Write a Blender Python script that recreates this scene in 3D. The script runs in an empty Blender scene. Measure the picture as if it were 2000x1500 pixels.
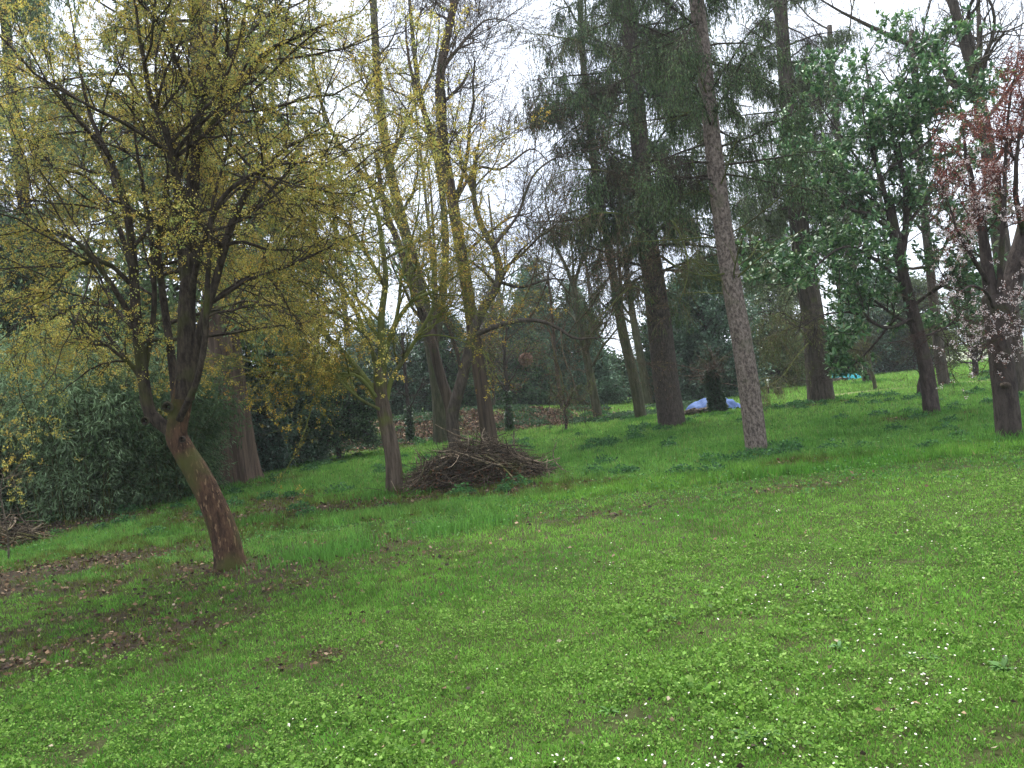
import bpy, math, random
import numpy as np
from mathutils import Matrix, Vector

# ------------------------------------------------------------------ camera, sky, sun, exposure
SC = bpy.context.scene
COL = SC.collection
R = math.radians
F, PITCH, ROLL, EYE = 1500.0, R(0.76), R(6.5), 1.6
_f = np.array([0, math.cos(PITCH), math.sin(PITCH)])
_r0 = np.array([1.0, 0, 0]); _u0 = np.array([0, -math.sin(PITCH), math.cos(PITCH)])
_r = math.cos(ROLL) * _r0 - math.sin(ROLL) * _u0
_u = math.sin(ROLL) * _r0 + math.cos(ROLL) * _u0
CAMP = np.array([0, 0, EYE])
cam = bpy.data.cameras.new('camera'); cam.lens = 27.0; cam.sensor_width = 36; cam.clip_end = 2000; cam.clip_start = 0.05
camo = bpy.data.objects.new('camera', cam); COL.objects.link(camo); SC.camera = camo
M = Matrix([[_r[i], _u[i], -_f[i], CAMP[i]] for i in range(3)] + [[0, 0, 0, 1]])
camo.matrix_world = M

SUN_EL, SUN_AZ = R(66), R(3)     # sun ahead of the camera, behind thin cloud
W = bpy.data.worlds.new('World'); SC.world = W; W.use_nodes = True
nt = W.node_tree; nt.nodes.clear()
N = nt.nodes.new; L = nt.links.new
out = N('ShaderNodeOutputWorld'); bg1 = N('ShaderNodeBackground'); bg2 = N('ShaderNodeBackground'); mx = N('ShaderNodeMixShader')
sky = N('ShaderNodeTexSky'); sky.sky_type = 'NISHITA'; sky.sun_disc = False; sky.sun_elevation = SUN_EL; sky.sun_rotation = SUN_AZ
L(sky.outputs[0], bg1.inputs[0]); bg1.inputs[1].default_value = 0.1
tc = N('ShaderNodeTexCoord'); no = N('ShaderNodeTexNoise'); no.inputs['Scale'].default_value = 2.2; no.inputs['Detail'].default_value = 5
cr = N('ShaderNodeValToRGB'); cr.color_ramp.elements[0].position = .32; cr.color_ramp.elements[1].position = .68
cr.color_ramp.elements[0].color = (.70, .78, .95, 1); cr.color_ramp.elements[1].color = (.90, .94, 1.0, 1)
L(tc.outputs['Generated'], no.inputs['Vector']); L(no.outputs['Fac'], cr.inputs[0]); L(cr.outputs[0], bg2.inputs[0]); bg2.inputs[1].default_value = 0.68
mx.inputs[0].default_value = 0.9
L(bg1.outputs[0], mx.inputs[1]); L(bg2.outputs[0], mx.inputs[2]); L(mx.outputs[0], out.inputs[0])
sl = bpy.data.lights.new('sun', 'SUN'); sl.energy = 2.9; sl.angle = R(40); sl.color = (1, .97, .92)
so = bpy.data.objects.new('sun', sl); COL.objects.link(so)
_sd = Vector((math.sin(SUN_AZ) * math.cos(SUN_EL), math.cos(SUN_AZ) * math.cos(SUN_EL), math.sin(SUN_EL)))
so.rotation_euler = _sd.to_track_quat('Z', 'Y').to_euler()
SC.view_settings.view_transform = 'Standard'; SC.view_settings.look = 'None'
SC.view_settings.exposure = 1.66; SC.view_settings.gamma = 1
SC.render.engine = 'CYCLES'
SC.cycles.max_bounces = 6; SC.cycles.diffuse_bounces = 3; SC.cycles.transmission_bounces = 3; SC.cycles.glossy_bounces = 2
SC.cycles.volume_bounces = 0; SC.cycles.use_denoising = True
HAZE = 0.0006

# ------------------------------------------------------------------ helpers
rng = np.random.default_rng(11)

def vnoise(x, y, s=1.0, seed=0):
    x = np.asarray(x, float) * s; y = np.asarray(y, float) * s
    xi = np.floor(x).astype(np.int64); yi = np.floor(y).astype(np.int64); fx = x - xi; fy = y - yi
    fx = fx * fx * (3 - 2 * fx); fy = fy * fy * (3 - 2 * fy)
    def h(a, b):
        n = (a * 374761393 + b * 668265263 + seed * 1442695041) & 0xffffffff
        n = ((n ^ (n >> 13)) * 1274126177) & 0xffffffff
        return ((n ^ (n >> 16)) & 0xffff) / 65535.0
    return (h(xi, yi) * (1 - fx) + h(xi + 1, yi) * fx) * (1 - fy) + (h(xi, yi + 1) * (1 - fx) + h(xi + 1, yi + 1) * fx) * fy

def fbm(x, y, s=1.0, seed=0, o=4):
    t = 0; a = .5; n = 0
    for i in range(o):
        t = t + a * vnoise(x, y, s * 2 ** i, seed + i * 7); n += a; a *= .5
    return t / n

def ss(t):
    t = np.clip(t, 0, 1); return t * t * (3 - 2 * t)

def H(x, y):
    x = np.asarray(x, float); y = np.asarray(y, float)
    A = 0.12 + 0.9 * (1 - ss((x + 2.5) / 10))
    bank = A * ss((y - 33.5 - .6 * np.sin(x * .3)) / 4.2)
    near = .05 * (fbm(x, y, .35, 3) - .5) * 2 * ss((y - 3) / 4) + .05 * (fbm(x, y, 1.1, 5) - .5)
    ditch = -.12 * np.exp(-((y - 31) / 2.2) ** 2) * (1 - ss((x + 1) / 8))
    return bank + near + ditch

def ray(px, py):
    return _f + _r * (px - 1000) / F + _u * (750 - py) / F

def at(px, py, Y):
    d = ray(px, py); return CAMP + d * (Y / d[1])

def gp(px, py):
    """the ground point seen at a place of the photograph"""
    d = ray(px, py); t = 1.5
    while t < 120:
        p = CAMP + d * t
        if p[2] < H(p[0], p[1]): break
        t += .03
    return np.array([p[0], p[1], float(H(p[0], p[1]))])

class MB:
    def __init__(s): s.v = []; s.q = []; s.t = []; s.c = []; s.n = 0
    def add(s, v, q=None, t=None, c=(1, 1, 1)):
        v = np.asarray(v, float).reshape(-1, 3); s.v.append(v)
        if q is not None and len(q): s.q.append(np.asarray(q).reshape(-1, 4) + s.n)
        if t is not None and len(t): s.t.append(np.asarray(t).reshape(-1, 3) + s.n)
        c = np.asarray(c, float)
        if c.ndim == 1: c = np.tile(c, (len(v), 1))
        s.c.append(c); s.n += len(v)
    def build(s, name, mat, parent=None, smooth=False):
        me = bpy.data.meshes.new(name)
        v = np.concatenate(s.v); c = np.concatenate(s.c)
        q = np.concatenate(s.q) if s.q else np.zeros((0, 4), int)
        t = np.concatenate(s.t) if s.t else np.zeros((0, 3), int)
        if parent is not None: v = v - np.array(parent.location)
        me.vertices.add(len(v)); me.vertices.foreach_set('co', v.astype(np.float32).ravel())
        li = np.concatenate([q.ravel(), t.ravel()]).astype(np.int32)
        me.loops.add(len(li)); me.loops.foreach_set('vertex_index', li)
        ls = np.concatenate([np.arange(len(q)) * 4, len(q) * 4 + np.arange(len(t)) * 3]).astype(np.int32)
        me.polygons.add(len(ls)); me.polygons.foreach_set('loop_start', ls)
        if smooth: me.polygons.foreach_set('use_smooth', np.ones(len(ls), bool))
        me.update(calc_edges=True)
        a = me.color_attributes.new('Col', 'FLOAT_COLOR', 'POINT')
        a.data.foreach_set('color', np.concatenate([c, np.ones((len(c), 1))], 1).astype(np.float32).ravel())
        me.materials.append(mat)
        o = bpy.data.objects.new(name, me); COL.objects.link(o)
        if parent is not None: o.parent = parent
        return o

def thing(name, label, cat, loc=(0, 0, 0), group=None):
    o = bpy.data.objects.new(name, None); COL.objects.link(o); o.location = [float(a) for a in loc]
    o.empty_display_size = .3
    o['label'] = label; o['category'] = cat
    if group: o['group'] = group
    return o

def tag(o, label=None, cat=None, group=None, kind=None):
    if label: o['label'] = label
    if cat: o['category'] = cat
    if group: o['group'] = group
    if kind: o['kind'] = kind
    return o

def nrm(a): return a / np.maximum(np.linalg.norm(a, axis=-1, keepdims=True), 1e-9)

def tubes(mb, P, Rr, sides=4, col=(1, 1, 1), cap=True, flute=0., seed=0, rough=0.):
    """P[n,k,3] centre lines, Rr[n,k] radii"""
    P = np.asarray(P, float); Rr = np.asarray(Rr, float)
    n, k, _ = P.shape
    T = nrm(np.gradient(P, axis=1)); mT = T.mean(1)
    ref = np.where(np.abs(mT[:, 2:3]) < .75, np.array([[0, 0, 1.]]), np.array([[1., .2, 0]]))[:, None, :]
    U = nrm(np.cross(T, ref)); V = np.cross(T, U)
    th = np.arange(sides) * 2 * math.pi / sides
    rad = np.repeat(Rr[:, :, None], sides, 2)
    if rough:
        g = np.random.default_rng(seed)
        ph = g.uniform(0, 6.28, 6)
        kk = np.linspace(0, 1, k)[None, :, None]; tt = th[None, None, :]
        bump = sum(np.sin(tt * (m + 1) + ph[m] + kk * (5 + 9 * m) * math.sin(ph[m] + 1)) / (m + 1) for m in range(1, 5))
        bump = bump + .6 * g.normal(size=(n, k, sides)) * .35
        rad = rad * (1 + rough * bump)
    if flute:
        g = np.random.default_rng(seed + 5); ph = g.uniform(0, 6.28, 3)
        base = np.exp(-np.linspace(0, 1, k) * 9)[None, :, None]
        tt = th[None, None, :]
        lob = np.maximum(0, np.sin(tt * 3 + ph[0]) * .6 + np.sin(tt * 5 + ph[1]) * .6) 
        rad = rad * (1 + flute * base * lob)
    v = P[:, :, None, :] + rad[..., None] * (np.cos(th)[None, None, :, None] * U[:, :, None, :] + np.sin(th)[None, None, :, None] * V[:, :, None, :])
    v = v.reshape(-1, 3)
    a = np.arange(n)[:, None, None] * (k * sides) + np.arange(k - 1)[None, :, None] * sides
    i = np.arange(sides)[None, None, :]; j = (i + 1) % sides
    q = np.stack([a + i, a + j, a + sides + j, a + sides + i], -1).reshape(-1, 4)
    t = None
    c = np.asarray(col, float)
    if c.ndim == 2: c = np.repeat(c, k * sides, 0)
    if cap:
        tip = P[:, -1] + T[:, -1] * Rr[:, -1:] * .5
        v = np.concatenate([v, tip])
        b = np.arange(n)[:, None] * (k * sides) + (k - 1) * sides
        ii = np.arange(sides)[None, :]
        t = np.stack([b + ii, b + (ii + 1) % sides, np.repeat(n * k * sides + np.arange(n)[:, None], sides, 1)], -1).reshape(-1, 3)
        if c.ndim == 2: c = np.concatenate([c, np.asarray(col, float)])
    mb.add(v, q, t, c)

def spline(pts, k):
    """Catmull-Rom through control points, k samples"""
    p = np.asarray(pts, float)
    p = np.concatenate([[2 * p[0] - p[1]], p, [2 * p[-1] - p[-2]]])
    m = len(p) - 3; out = []
    for s in np.linspace(0, m - 1e-6, k):
        i = int(s); t = s - i; a, b, c, d = p[i:i + 4]
        out.append(.5 * (2 * b + (c - a) * t + (2 * a - 5 * b + 4 * c - d) * t * t + (3 * b - a - 3 * c + d) * t ** 3))
    return np.array(out)

def lerp_at(P, t):
    """P[n,k,d] sampled at t[n,m] in 0..1"""
    n, k, d = P.shape
    s = np.clip(t, 0, .9999) * (k - 1); i = s.astype(int); f = (s - i)[..., None]
    ii = np.arange(n)[:, None]
    return P[ii, i] * (1 - f) + P[ii, i + 1] * f

def grow(P, Rr, m, length, ang, g, K=6, r0=.4, rmin=.003, trop=(0, 0, .05), wig=.25, t0=.2, t1=1., taper=.8, lvar=.5, out=None, rtip=.35, rmax=9.):
    """children of every parent branch; returns P2, R2"""
    n, k, _ = P.shape
    t = np.sort(g.uniform(t0, t1, (n, m)), 1)
    pos = lerp_at(P, t).reshape(-1, 3)
    T = nrm(np.gradient(P, axis=1)); d = nrm(lerp_at(T, t).reshape(-1, 3))
    pr = lerp_at(Rr[..., None], t).reshape(-1)
    rv = g.normal(size=d.shape)
    if out is not None: rv = rv + np.asarray(out)
    perp = nrm(rv - (rv * d).sum(-1, keepdims=True) * d)
    a = np.radians(ang) * g.uniform(.6, 1.35, len(d))
    nd = nrm(d * np.cos(a)[:, None] + perp * np.sin(a)[:, None])
    Ln = length * (1 - (1 - taper) * t.reshape(-1)) * g.uniform(1 - lvar, 1 + lvar, len(d))
    pts = [pos]; cur = nd; p = pos; step = (Ln / (K - 1))[:, None]
    tr = np.asarray(trop, float)[None]
    for i in range(K - 1):
        cur = nrm(cur + g.normal(size=cur.shape) * wig + tr)
        p = p + cur * step; pts.append(p)
    P2 = np.stack(pts, 1)
    rs = np.minimum(np.maximum(pr * r0, rmin), rmax)
    R2 = rs[:, None] * np.linspace(1, rtip, K)[None]
    return P2, R2

def leaves(mb, pos, nrml, size, g, aspect=.45, pal=None, droop=None, var=.25, fold=True):
    """one small pointed leaf (two triangles, folded) at each pos, growing along nrml"""
    n = len(pos); a = nrm(nrml)
    s = nrm(np.cross(a, nrm(g.normal(size=a.shape))))
    up = np.cross(s, a)
    Ls = (size * g.uniform(1 - var, 1 + var, n))[:, None]
    w = Ls * aspect * .5
    mid = pos + a * Ls * .5
    v = np.stack([pos, mid + s * w + up * w * .35, pos + a * Ls, mid - s * w + up * w * .35], 1).reshape(-1, 3)
    q = np.arange(n * 4).reshape(-1, 4)
    pal = np.asarray(pal, float)
    c = pal[g.integers(0, len(pal), n)]
    c = c * g.uniform(.75, 1.25, (n, 1))
    mb.add(v, t=np.concatenate([q[:, [0, 1, 2]], q[:, [0, 2, 3]]]), c=np.repeat(c, 4, 0))

def pts_on(P, m, g, t0=.1, t1=1.):
    t = g.uniform(t0, t1, (P.shape[0], m))
    T = nrm(np.gradient(P, axis=1))
    return lerp_at(P, t).reshape(-1, 3), lerp_at(T, t).reshape(-1, 3)

# ------------------------------------------------------------------ materials
def newmat(name):
    m = bpy.data.materials.new(name); m.use_nodes = True; m.node_tree.nodes.clear(); return m, m.node_tree

def leafmat(name, trans=.35, rough=.55, spec=.3, gain=1.0):
    m, t = newmat(name); n = t.nodes.new; l = t.links.new
    o = n('ShaderNodeOutputMaterial'); at_ = n('ShaderNodeAttribute'); at_.attribute_name = 'Col'
    p = n('ShaderNodeBsdfPrincipled'); p.inputs['Roughness'].default_value = rough; p.inputs['Specular IOR Level'].default_value = spec
    tr = n('ShaderNodeBsdfTranslucent'); mx = n('ShaderNodeMixShader'); mx.inputs[0].default_value = trans
    l(at_.outputs['Color'], p.inputs['Base Color']); l(at_.outputs['Color'], tr.inputs['Color'])
    l(p.outputs[0], mx.inputs[1]); l(tr.outputs[0], mx.inputs[2]); l(mx.outputs[0], o.inputs[0])
    return m

def bark(name, c1, c2, moss=(.09, .12, .02), mossamt=.0, scale=9., zs=.25, flake=None, bump=1., rough=.9):
    m, t = newmat(name); n = t.nodes.new; l = t.links.new
    o = n('ShaderNodeOutputMaterial'); p = n('ShaderNodeBsdfPrincipled'); p.inputs['Roughness'].default_value = rough
    p.inputs['Specular IOR Level'].default_value = .2
    tc = n('ShaderNodeTexCoord'); mp = n('ShaderNodeMapping'); mp.inputs['Scale'].default_value = (1, 1, zs)
    l(tc.outputs['Object'], mp.inputs[0])
    a = n('ShaderNodeTexNoise'); a.inputs['Scale'].default_value = scale * 1.5; a.inputs['Detail'].default_value = 9; a.inputs['Roughness'].default_value = .72
    l(mp.outputs[0], a.inputs['Vector'])
    r = n('ShaderNodeValToRGB'); r.color_ramp.elements[0].position = .41; r.color_ramp.elements[1].position = .60
    r.color_ramp.elements[0].color = (*c1, 1); r.color_ramp.elements[1].color = (*c2, 1)
    l(a.outputs['Fac'], r.inputs[0]); colr = r.outputs[0]
    b = n('ShaderNodeTexNoise'); b.inputs['Scale'].default_value = 1.7; b.inputs['Detail'].default_value = 6
    l(tc.outputs['Object'], b.inputs['Vector'])
    if flake:
        v = n('ShaderNodeTexNoise'); v.inputs['Scale'].default_value = flake[1]; v.inputs['Detail'].default_value = 3
        l(mp.outputs[0], v.inputs['Vector'])
        fr = n('ShaderNodeMapRange'); fr.inputs['From Min'].default_value = flake[2]; fr.inputs['From Max'].default_value = flake[2] + .03
        l(v.outputs['Fac'], fr.inputs[0])
        mx = n('ShaderNodeMix'); mx.data_type = 'RGBA'; mx.inputs['B'].default_value = (*flake[0], 1)
        l(fr.outputs[0], mx.inputs['Factor']); l(colr, mx.inputs['A']); colr = mx.outputs['Result']
    if mossamt > 0:
        g = n('ShaderNodeMapRange'); g.inputs['From Min'].default_value = .72 - mossamt * .5; g.inputs['From Max'].default_value = .86 - mossamt * .5
        l(b.outputs['Fac'], g.inputs[0])
        mx = n('ShaderNodeMix'); mx.data_type = 'RGBA'; mx.inputs['B'].default_value = (*moss, 1)
        l(g.outputs[0], mx.inputs['Factor']); l(colr, mx.inputs['A']); colr = mx.outputs['Result']
    at_ = n('ShaderNodeAttribute'); at_.attribute_name = 'Col'
    mm = n('ShaderNodeMix'); mm.data_type = 'RGBA'; mm.blend_type = 'MULTIPLY'; mm.inputs['Factor'].default_value = 1
    l(colr, mm.inputs['A']); l(at_.outputs['Color'], mm.inputs['B'])
    l(mm.outputs['Result'], p.inputs['Base Color'])
    bp = n('ShaderNodeBump'); bp.inputs['Strength'].default_value = bump; bp.inputs['Distance'].default_value = .07
    l(a.outputs['Fac'], bp.inputs['Height']); l(bp.outputs[0], p.inputs['Normal']); l(p.outputs[0], o.inputs[0])
    return m

def ground_mat():
    m, t = newmat('ground_soil_and_turf'); n = t.nodes.new; l = t.links.new
    o = n('ShaderNodeOutputMaterial'); p = n('ShaderNodeBsdfPrincipled'); p.inputs['Roughness'].default_value = .95; p.inputs['Specular IOR Level'].default_value = .1
    at_ = n('ShaderNodeAttribute'); at_.attribute_name = 'Col'
    tc = n('ShaderNodeTexCoord'); a = n('ShaderNodeTexNoise'); a.inputs['Scale'].default_value = 14; a.inputs['Detail'].default_value = 8; a.inputs['Roughness'].default_value = .7
    l(tc.outputs['Object'], a.inputs['Vector'])
    r = n('ShaderNodeMapRange'); r.inputs['From Min'].default_value = .3; r.inputs['From Max'].default_value = .7; r.inputs['To Min'].default_value = .5; r.inputs['To Max'].default_value = 1.4
    l(a.outputs['Fac'], r.inputs[0])
    mm = n('ShaderNodeVectorMath'); mm.operation = 'SCALE'; l(at_.outputs['Color'], mm.inputs[0]); l(r.outputs[0], mm.inputs['Scale'])
    l(mm.outputs[0], p.inputs['Base Color'])
    bp = n('ShaderNodeBump'); bp.inputs['Strength'].default_value = .7; bp.inputs['Distance'].default_value = .04
    l(a.outputs['Fac'], bp.inputs['Height']); l(bp.outputs[0], p.inputs['Normal']); l(p.outputs[0], o.inputs[0])
    return m

def plain(name, rough=.6, spec=.3, bump=0., bs=8., metal=0.):
    m, t = newmat(name); n = t.nodes.new; l = t.links.new
    o = n('ShaderNodeOutputMaterial'); p = n('ShaderNodeBsdfPrincipled'); p.inputs['Roughness'].default_value = rough; p.inputs['Specular IOR Level'].default_value = spec
    p.inputs['Metallic'].default_value = metal
    at_ = n('ShaderNodeAttribute'); at_.attribute_name = 'Col'
    tc = n('ShaderNodeTexCoord'); a = n('ShaderNodeTexNoise'); a.inputs['Scale'].default_value = bs; a.inputs['Detail'].default_value = 5
    l(tc.outputs['Object'], a.inputs['Vector'])
    r = n('ShaderNodeMapRange'); r.inputs['To Min'].default_value = .65; r.inputs['To Max'].default_value = 1.35; l(a.outputs['Fac'], r.inputs[0])
    mm = n('ShaderNodeVectorMath'); mm.operation = 'SCALE'; l(at_.outputs['Color'], mm.inputs[0]); l(r.outputs[0], mm.inputs['Scale']); l(mm.outputs[0], p.inputs['Base Color'])
    if bump:
        bp = n('ShaderNodeBump'); bp.inputs['Strength'].default_value = bump; bp.inputs['Distance'].default_value = .03
        l(a.outputs['Fac'], bp.inputs['Height']); l(bp.outputs[0], p.inputs['Normal'])
    l(p.outputs[0], o.inputs[0])
    return m

LEAF = leafmat('leaf', .35, .6, .15); GLOSSY = leafmat('glossy_leaf', .2, .4, .5); GRASS = leafmat('grass_blade', .4, .65, .1)
NEEDLE = leafmat('needle', .12, .7, .2); PETAL = leafmat('petal', .3, .7, .2); LITTER = leafmat('dead_leaf', .1, .8, .2)
B_REDDISH = bark('bark_flaking', (.045, .026, .017), (.125, .07, .042), (.085, .085, .025), .5, 14, .25, ((.24, .15, .085), 34, .60))
B_MOSSY = bark('bark_mossy', (.06, .045, .032), (.15, .115, .085), (.11, .13, .025), .4, 8, .12)
B_LICHEN = bark('bark_lichen_limb', (.05, .045, .025), (.12, .11, .05), (.15, .17, .045), .75, 9, .5)
B_REDWOOD = bark('bark_fibrous', (.05, .036, .027), (.115, .083, .06), (.06, .075, .025), .2, 6, .06, bump=.9)
B_GREY = bark('bark_grey_brown', (.045, .036, .027), (.105, .085, .066), (.085, .095, .03), .32, 8, .2)
B_SCALY = bark('bark_scaly', (.085, .066, .056), (.31, .25, .21), (.12, .12, .07), .3, 15, .6, bump=1.)
B_SPRUCE = bark('bark_spruce', (.045, .036, .03), (.108, .086, .07), (.06, .08, .03), .2, 14, .4, bump=.9)
B_LIMB = bark('bark_dark_limb', (.026, .02, .015), (.085, .066, .048), (.07, .075, .02), .35, 12, .3)
B_DARK = bark('bark_dark', (.04, .03, .026), (.09, .07, .06), (.06, .075, .025), .3, 9, .3)
B_GREEN = bark('bark_green_algae', (.05, .052, .026), (.11, .10, .06), (.07, .085, .025), .3, 7, .2)
STICK = bark('stick_bark', (.06, .048, .034), (.22, .18, .135), (.12, .13, .04), .3, 14, .6)
GROUND = ground_mat(); PLAIN = plain('weathered_surface', .7, .2, .4, 14); TARP = plain('woven_plastic', .7, .1, .4, 6)
METAL = plain('galvanised_metal', .45, .5, 0, 20, .5)

# ------------------------------------------------------------------ ground cover maps (world space)
def lin_y(x, pts):
    xs, ys = zip(*pts); return np.interp(x, xs, ys)
MOWN = [(-12, 7.6), (-5, 8.2), (-2.6, 8.9), (-.7, 10.1), (1, 12), (3.3, 12.4), (5.7, 12.2), (9, 11.6), (30, 11)]
WEED = [(-12, 3.4), (-3.1, 4.7), (-1.1, 5.5), (1.2, 6.4), (4.9, 7.6), (12, 9.5)]
def lush(x, y): return ss((y - lin_y(x, MOWN) + (fbm(x, y, .9, 21) - .5) * 1.6) / .6)
def weedy(x, y): return 1 - ss((y - lin_y(x, WEED) + (fbm(x, y, .8, 31) - .5) * 3.5) / 1.2)
BASES = []
SPOTS = []          # (x, y, radius, strength): leaf litter under trees
def litter(x, y):
    x = np.asarray(x, float); y = np.asarray(y, float)
    v = np.zeros_like(x)
    for (a, b, rx, ry, s) in SPOTS:
        v = np.maximum(v, s * np.exp(-(((x - a) / rx) ** 2 + ((y - b) / ry) ** 2)))
    bankA = (1 - ss((x - .5) / 5)) * (.72 + .28 * np.sin(x * 1.7 + y)) * ss((y - 33.2) / .8) * (1 - ss((y - 37) / .9)) * 1.05
    v = np.maximum(v, bankA)
    # ivy and leaf mould beyond the bank's left end, below the dark shrubs
    return np.clip(v + ((fbm(x, y, 1.1, 41) - .5) * 1.5 + (fbm(x, y, 6., 42) - .5) * 1.5) * (v > .06) * np.clip(v * 4, 0, 1), 0, 1)
for (px, py, rx, ry, s) in [(60, 1120, 2.6, 1.7, .8), (440, 1118, .7, .4, .75), (230, 1090, 2.2, 1.2, .62), (520, 1010, 2.6, 1.5, .62), (700, 985, 1.9, 1.0, .9), (890, 968, 2.0, 1.0, 1.0), (760, 985, 1.2, .7, .95),
                            (150, 1025, 4.0, 1.6, .8), (380, 1000, 2.4, 1.6, .6), (-150, 1180, 1.5, 1.6, .9), (190, 1200, .9, .6, .55), (1820, 815, .9, .6, .6), (1970, 860, .6, .4, .6), (1600, 790, 1.2, .9, .5), (620, 895, 3.5, 2.0, .6),
                            (150, 1150, 3.5, 1.8, .38), (80, 1260, 1.8, 1.0, .38), (600, 1030, 2.0, .9, .35), (1130, 1010, 1.2, .5, .25), (1500, 960, 1.5, .5, .2), (1560, 905, 1.0, .35, .45), (40, 1250, .5, .4, .55), (640, 1290, .35, .25, .5)]:
    p = gp(px, py); SPOTS.append((p[0], p[1], rx, ry, s))
for (px, py, r_) in [(1480, 888, .45), (1312, 834, .85), (1252, 822, .6), (1168, 820, .5), (1105, 848, .2), (862, 868, .8), (460, 950, 1.3), (770, 968, .6), (1404, 812, .6), (1697, 748, .9), (1845, 757, .8)]:
    p = gp(px, py); SPOTS.append((p[0], p[1], r_, r_ * .8, .7)); BASES.append((p[0], p[1], r_))

def gcol(x, y):
    """colour of the ground itself"""
    n = fbm(x, y, .7, 51)[:, None]; n2 = fbm(x, y, 3.0, 52)[:, None]
    g1 = np.array([.032, .040, .013]); g2 = np.array([.05, .055, .02]); g3 = np.array([.035, .06, .016])
    lu = lush(x, y)[:, None]
    c = (g1 * (1 - n) + g2 * n) * (1 - lu) + g3 * (1.1 - .3 * n) * lu
    far = ss((y - 18) / 25)[:, None]
    c = c * (1 - far) + np.array([.09, .16, .03]) * far * (.8 + .5 * n2)
    b = np.array([.045, .034, .022]) * (.6 + .8 * n2)
    k = ss(litter(x, y) * 1.25)[:, None]
    dark = (vnoise(x, y, 9, 61) > .8)[:, None] * .5
    c = c * (1 - k) + b * k
    return c * (1 - .4 * dark)

def axis(lo, mid0, mid1, hi, step, k):
    a = list(np.arange(mid0, mid1, step)); s = step; v = a[-1]
    while v < hi: s *= k; v += s; a.append(v)
    s = step; v = a[0]
    while v > lo: s *= k; v -= s; a.insert(0, v)
    return np.array(a)
def sheet(xs, ys, dz=0.):
    X, Y = np.meshgrid(xs, ys); Z = H(X, Y) + dz
    v = np.stack([X, Y, Z], -1).reshape(-1, 3); nx = len(xs); ny = len(ys)
    a = (np.arange(ny - 1)[:, None] * nx + np.arange(nx - 1)[None]).ravel()
    return v, np.stack([a, a + 1, a + nx + 1, a + nx], 1)
v, q = sheet(axis(-700, -9, 9, 700, .09, 1.035), axis(-60, 1.5, 16, 900, .09, 1.02))
mb = MB(); mb.add(v, q, c=gcol(v[:, 0], v[:, 1]))
tag(mb.build('ground', GROUND, smooth=True), kind='structure')
# worn path across the far right lawn
PATH = spline([gp(x, y) for x, y in [(1560, 788), (1640, 772), (1720, 763), (1850, 752), (2000, 738), (2150, 722)]], 60)
ppos = []; 
for i, s in enumerate(np.linspace(-.55, .55, 7)):
    d = nrm(np.gradient(PATH, axis=0)); side = np.stack([-d[:, 1], d[:, 0], 0 * d[:, 0]], 1)
    w = 1 + .35 * (vnoise(np.arange(60), np.zeros(60), .4, 5)[:, None] - .5)
    e = PATH + side * s * w * 1.3; e[:, 2] = H(e[:, 0], e[:, 1]) + .035 - .03 * (abs(s) > .5); ppos.append(e)
pv = np.stack(ppos, 1).reshape(-1, 3); a = (np.arange(59)[:, None] * 7 + np.arange(6)[None]).ravel()
mb = MB(); n_ = fbm(pv[:, 0], pv[:, 1], 2., 8)[:, None]
mb.add(pv, np.stack([a, a + 1, a + 8, a + 7], 1), c=np.array([.20, .19, .09]) * (1 - n_ * .6) + np.array([.08, .13, .03]) * n_ * .6)
tag(mb.build('path', GROUND, smooth=True), kind='structure')
# pale field beyond the fence
v, q = sheet(np.linspace(18, 75, 30), np.linspace(62, 130, 30), .02)
mb = MB(); mb.add(v, q, c=(.30, .33, .22)); tag(mb.build('field', GROUND, smooth=True), kind='structure')

# ------------------------------------------------------------------ grass and small plants (stuff)
def wedge(n, y0, y1, g, p=2.0):
    u = g.uniform(0, 1, n); a = 1 - p
    y = (y0 ** a + u * (y1 ** a - y0 ** a)) ** (1 / a) if abs(a) > 1e-6 else y0 * (y1 / y0) ** u
    x = g.uniform(-1, 1, n) * (.74 * y + 1.2)
    return x, y

def blades(mb, x, y, h, w, g, cols, bend=.5, seg2=True):
    n = len(x); z = H(x, y); th = g.uniform(0, 2 * math.pi, n); ph = g.uniform(0, 2 * math.pi, n)
    s = np.stack([np.cos(th), np.sin(th), 0 * th], 1) * (w * .5)[:, None]
    b = np.stack([np.cos(ph), np.sin(ph), 0 * ph], 1) * (h * bend * g.uniform(.2, 1.2, n))[:, None]
    p = np.stack([x, y, z - .004], 1); up = np.array([0, 0, 1.])
    if seg2:
        m = p + up * (h * .6)[:, None] + b * .35; t = p + up * h[:, None] * .92 + b
        v = np.stack([p - s, p + s, m + s * .8, m - s * .8, t], 1).reshape(-1, 3); i = np.arange(n)[:, None] * 5
        mb.add(v, q=i + np.array([0, 1, 2, 3]), t=i + np.array([3, 2, 4]), c=np.repeat(cols, 5, 0))
    else:
        t = p + up * h[:, None] + b * .8
        v = np.stack([p - s, p + s, t], 1).reshape(-1, 3); i = np.arange(n)[:, None] * 3
        mb.add(v, t=i + np.array([0, 1, 2]), c=np.repeat(cols, 3, 0))

def offpath(x, y, w=.75):
    d = np.full(len(x), 9.)
    for q in PATH: d = np.minimum(d, np.hypot(x - q[0], y - q[1]))
    return d > w

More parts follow.
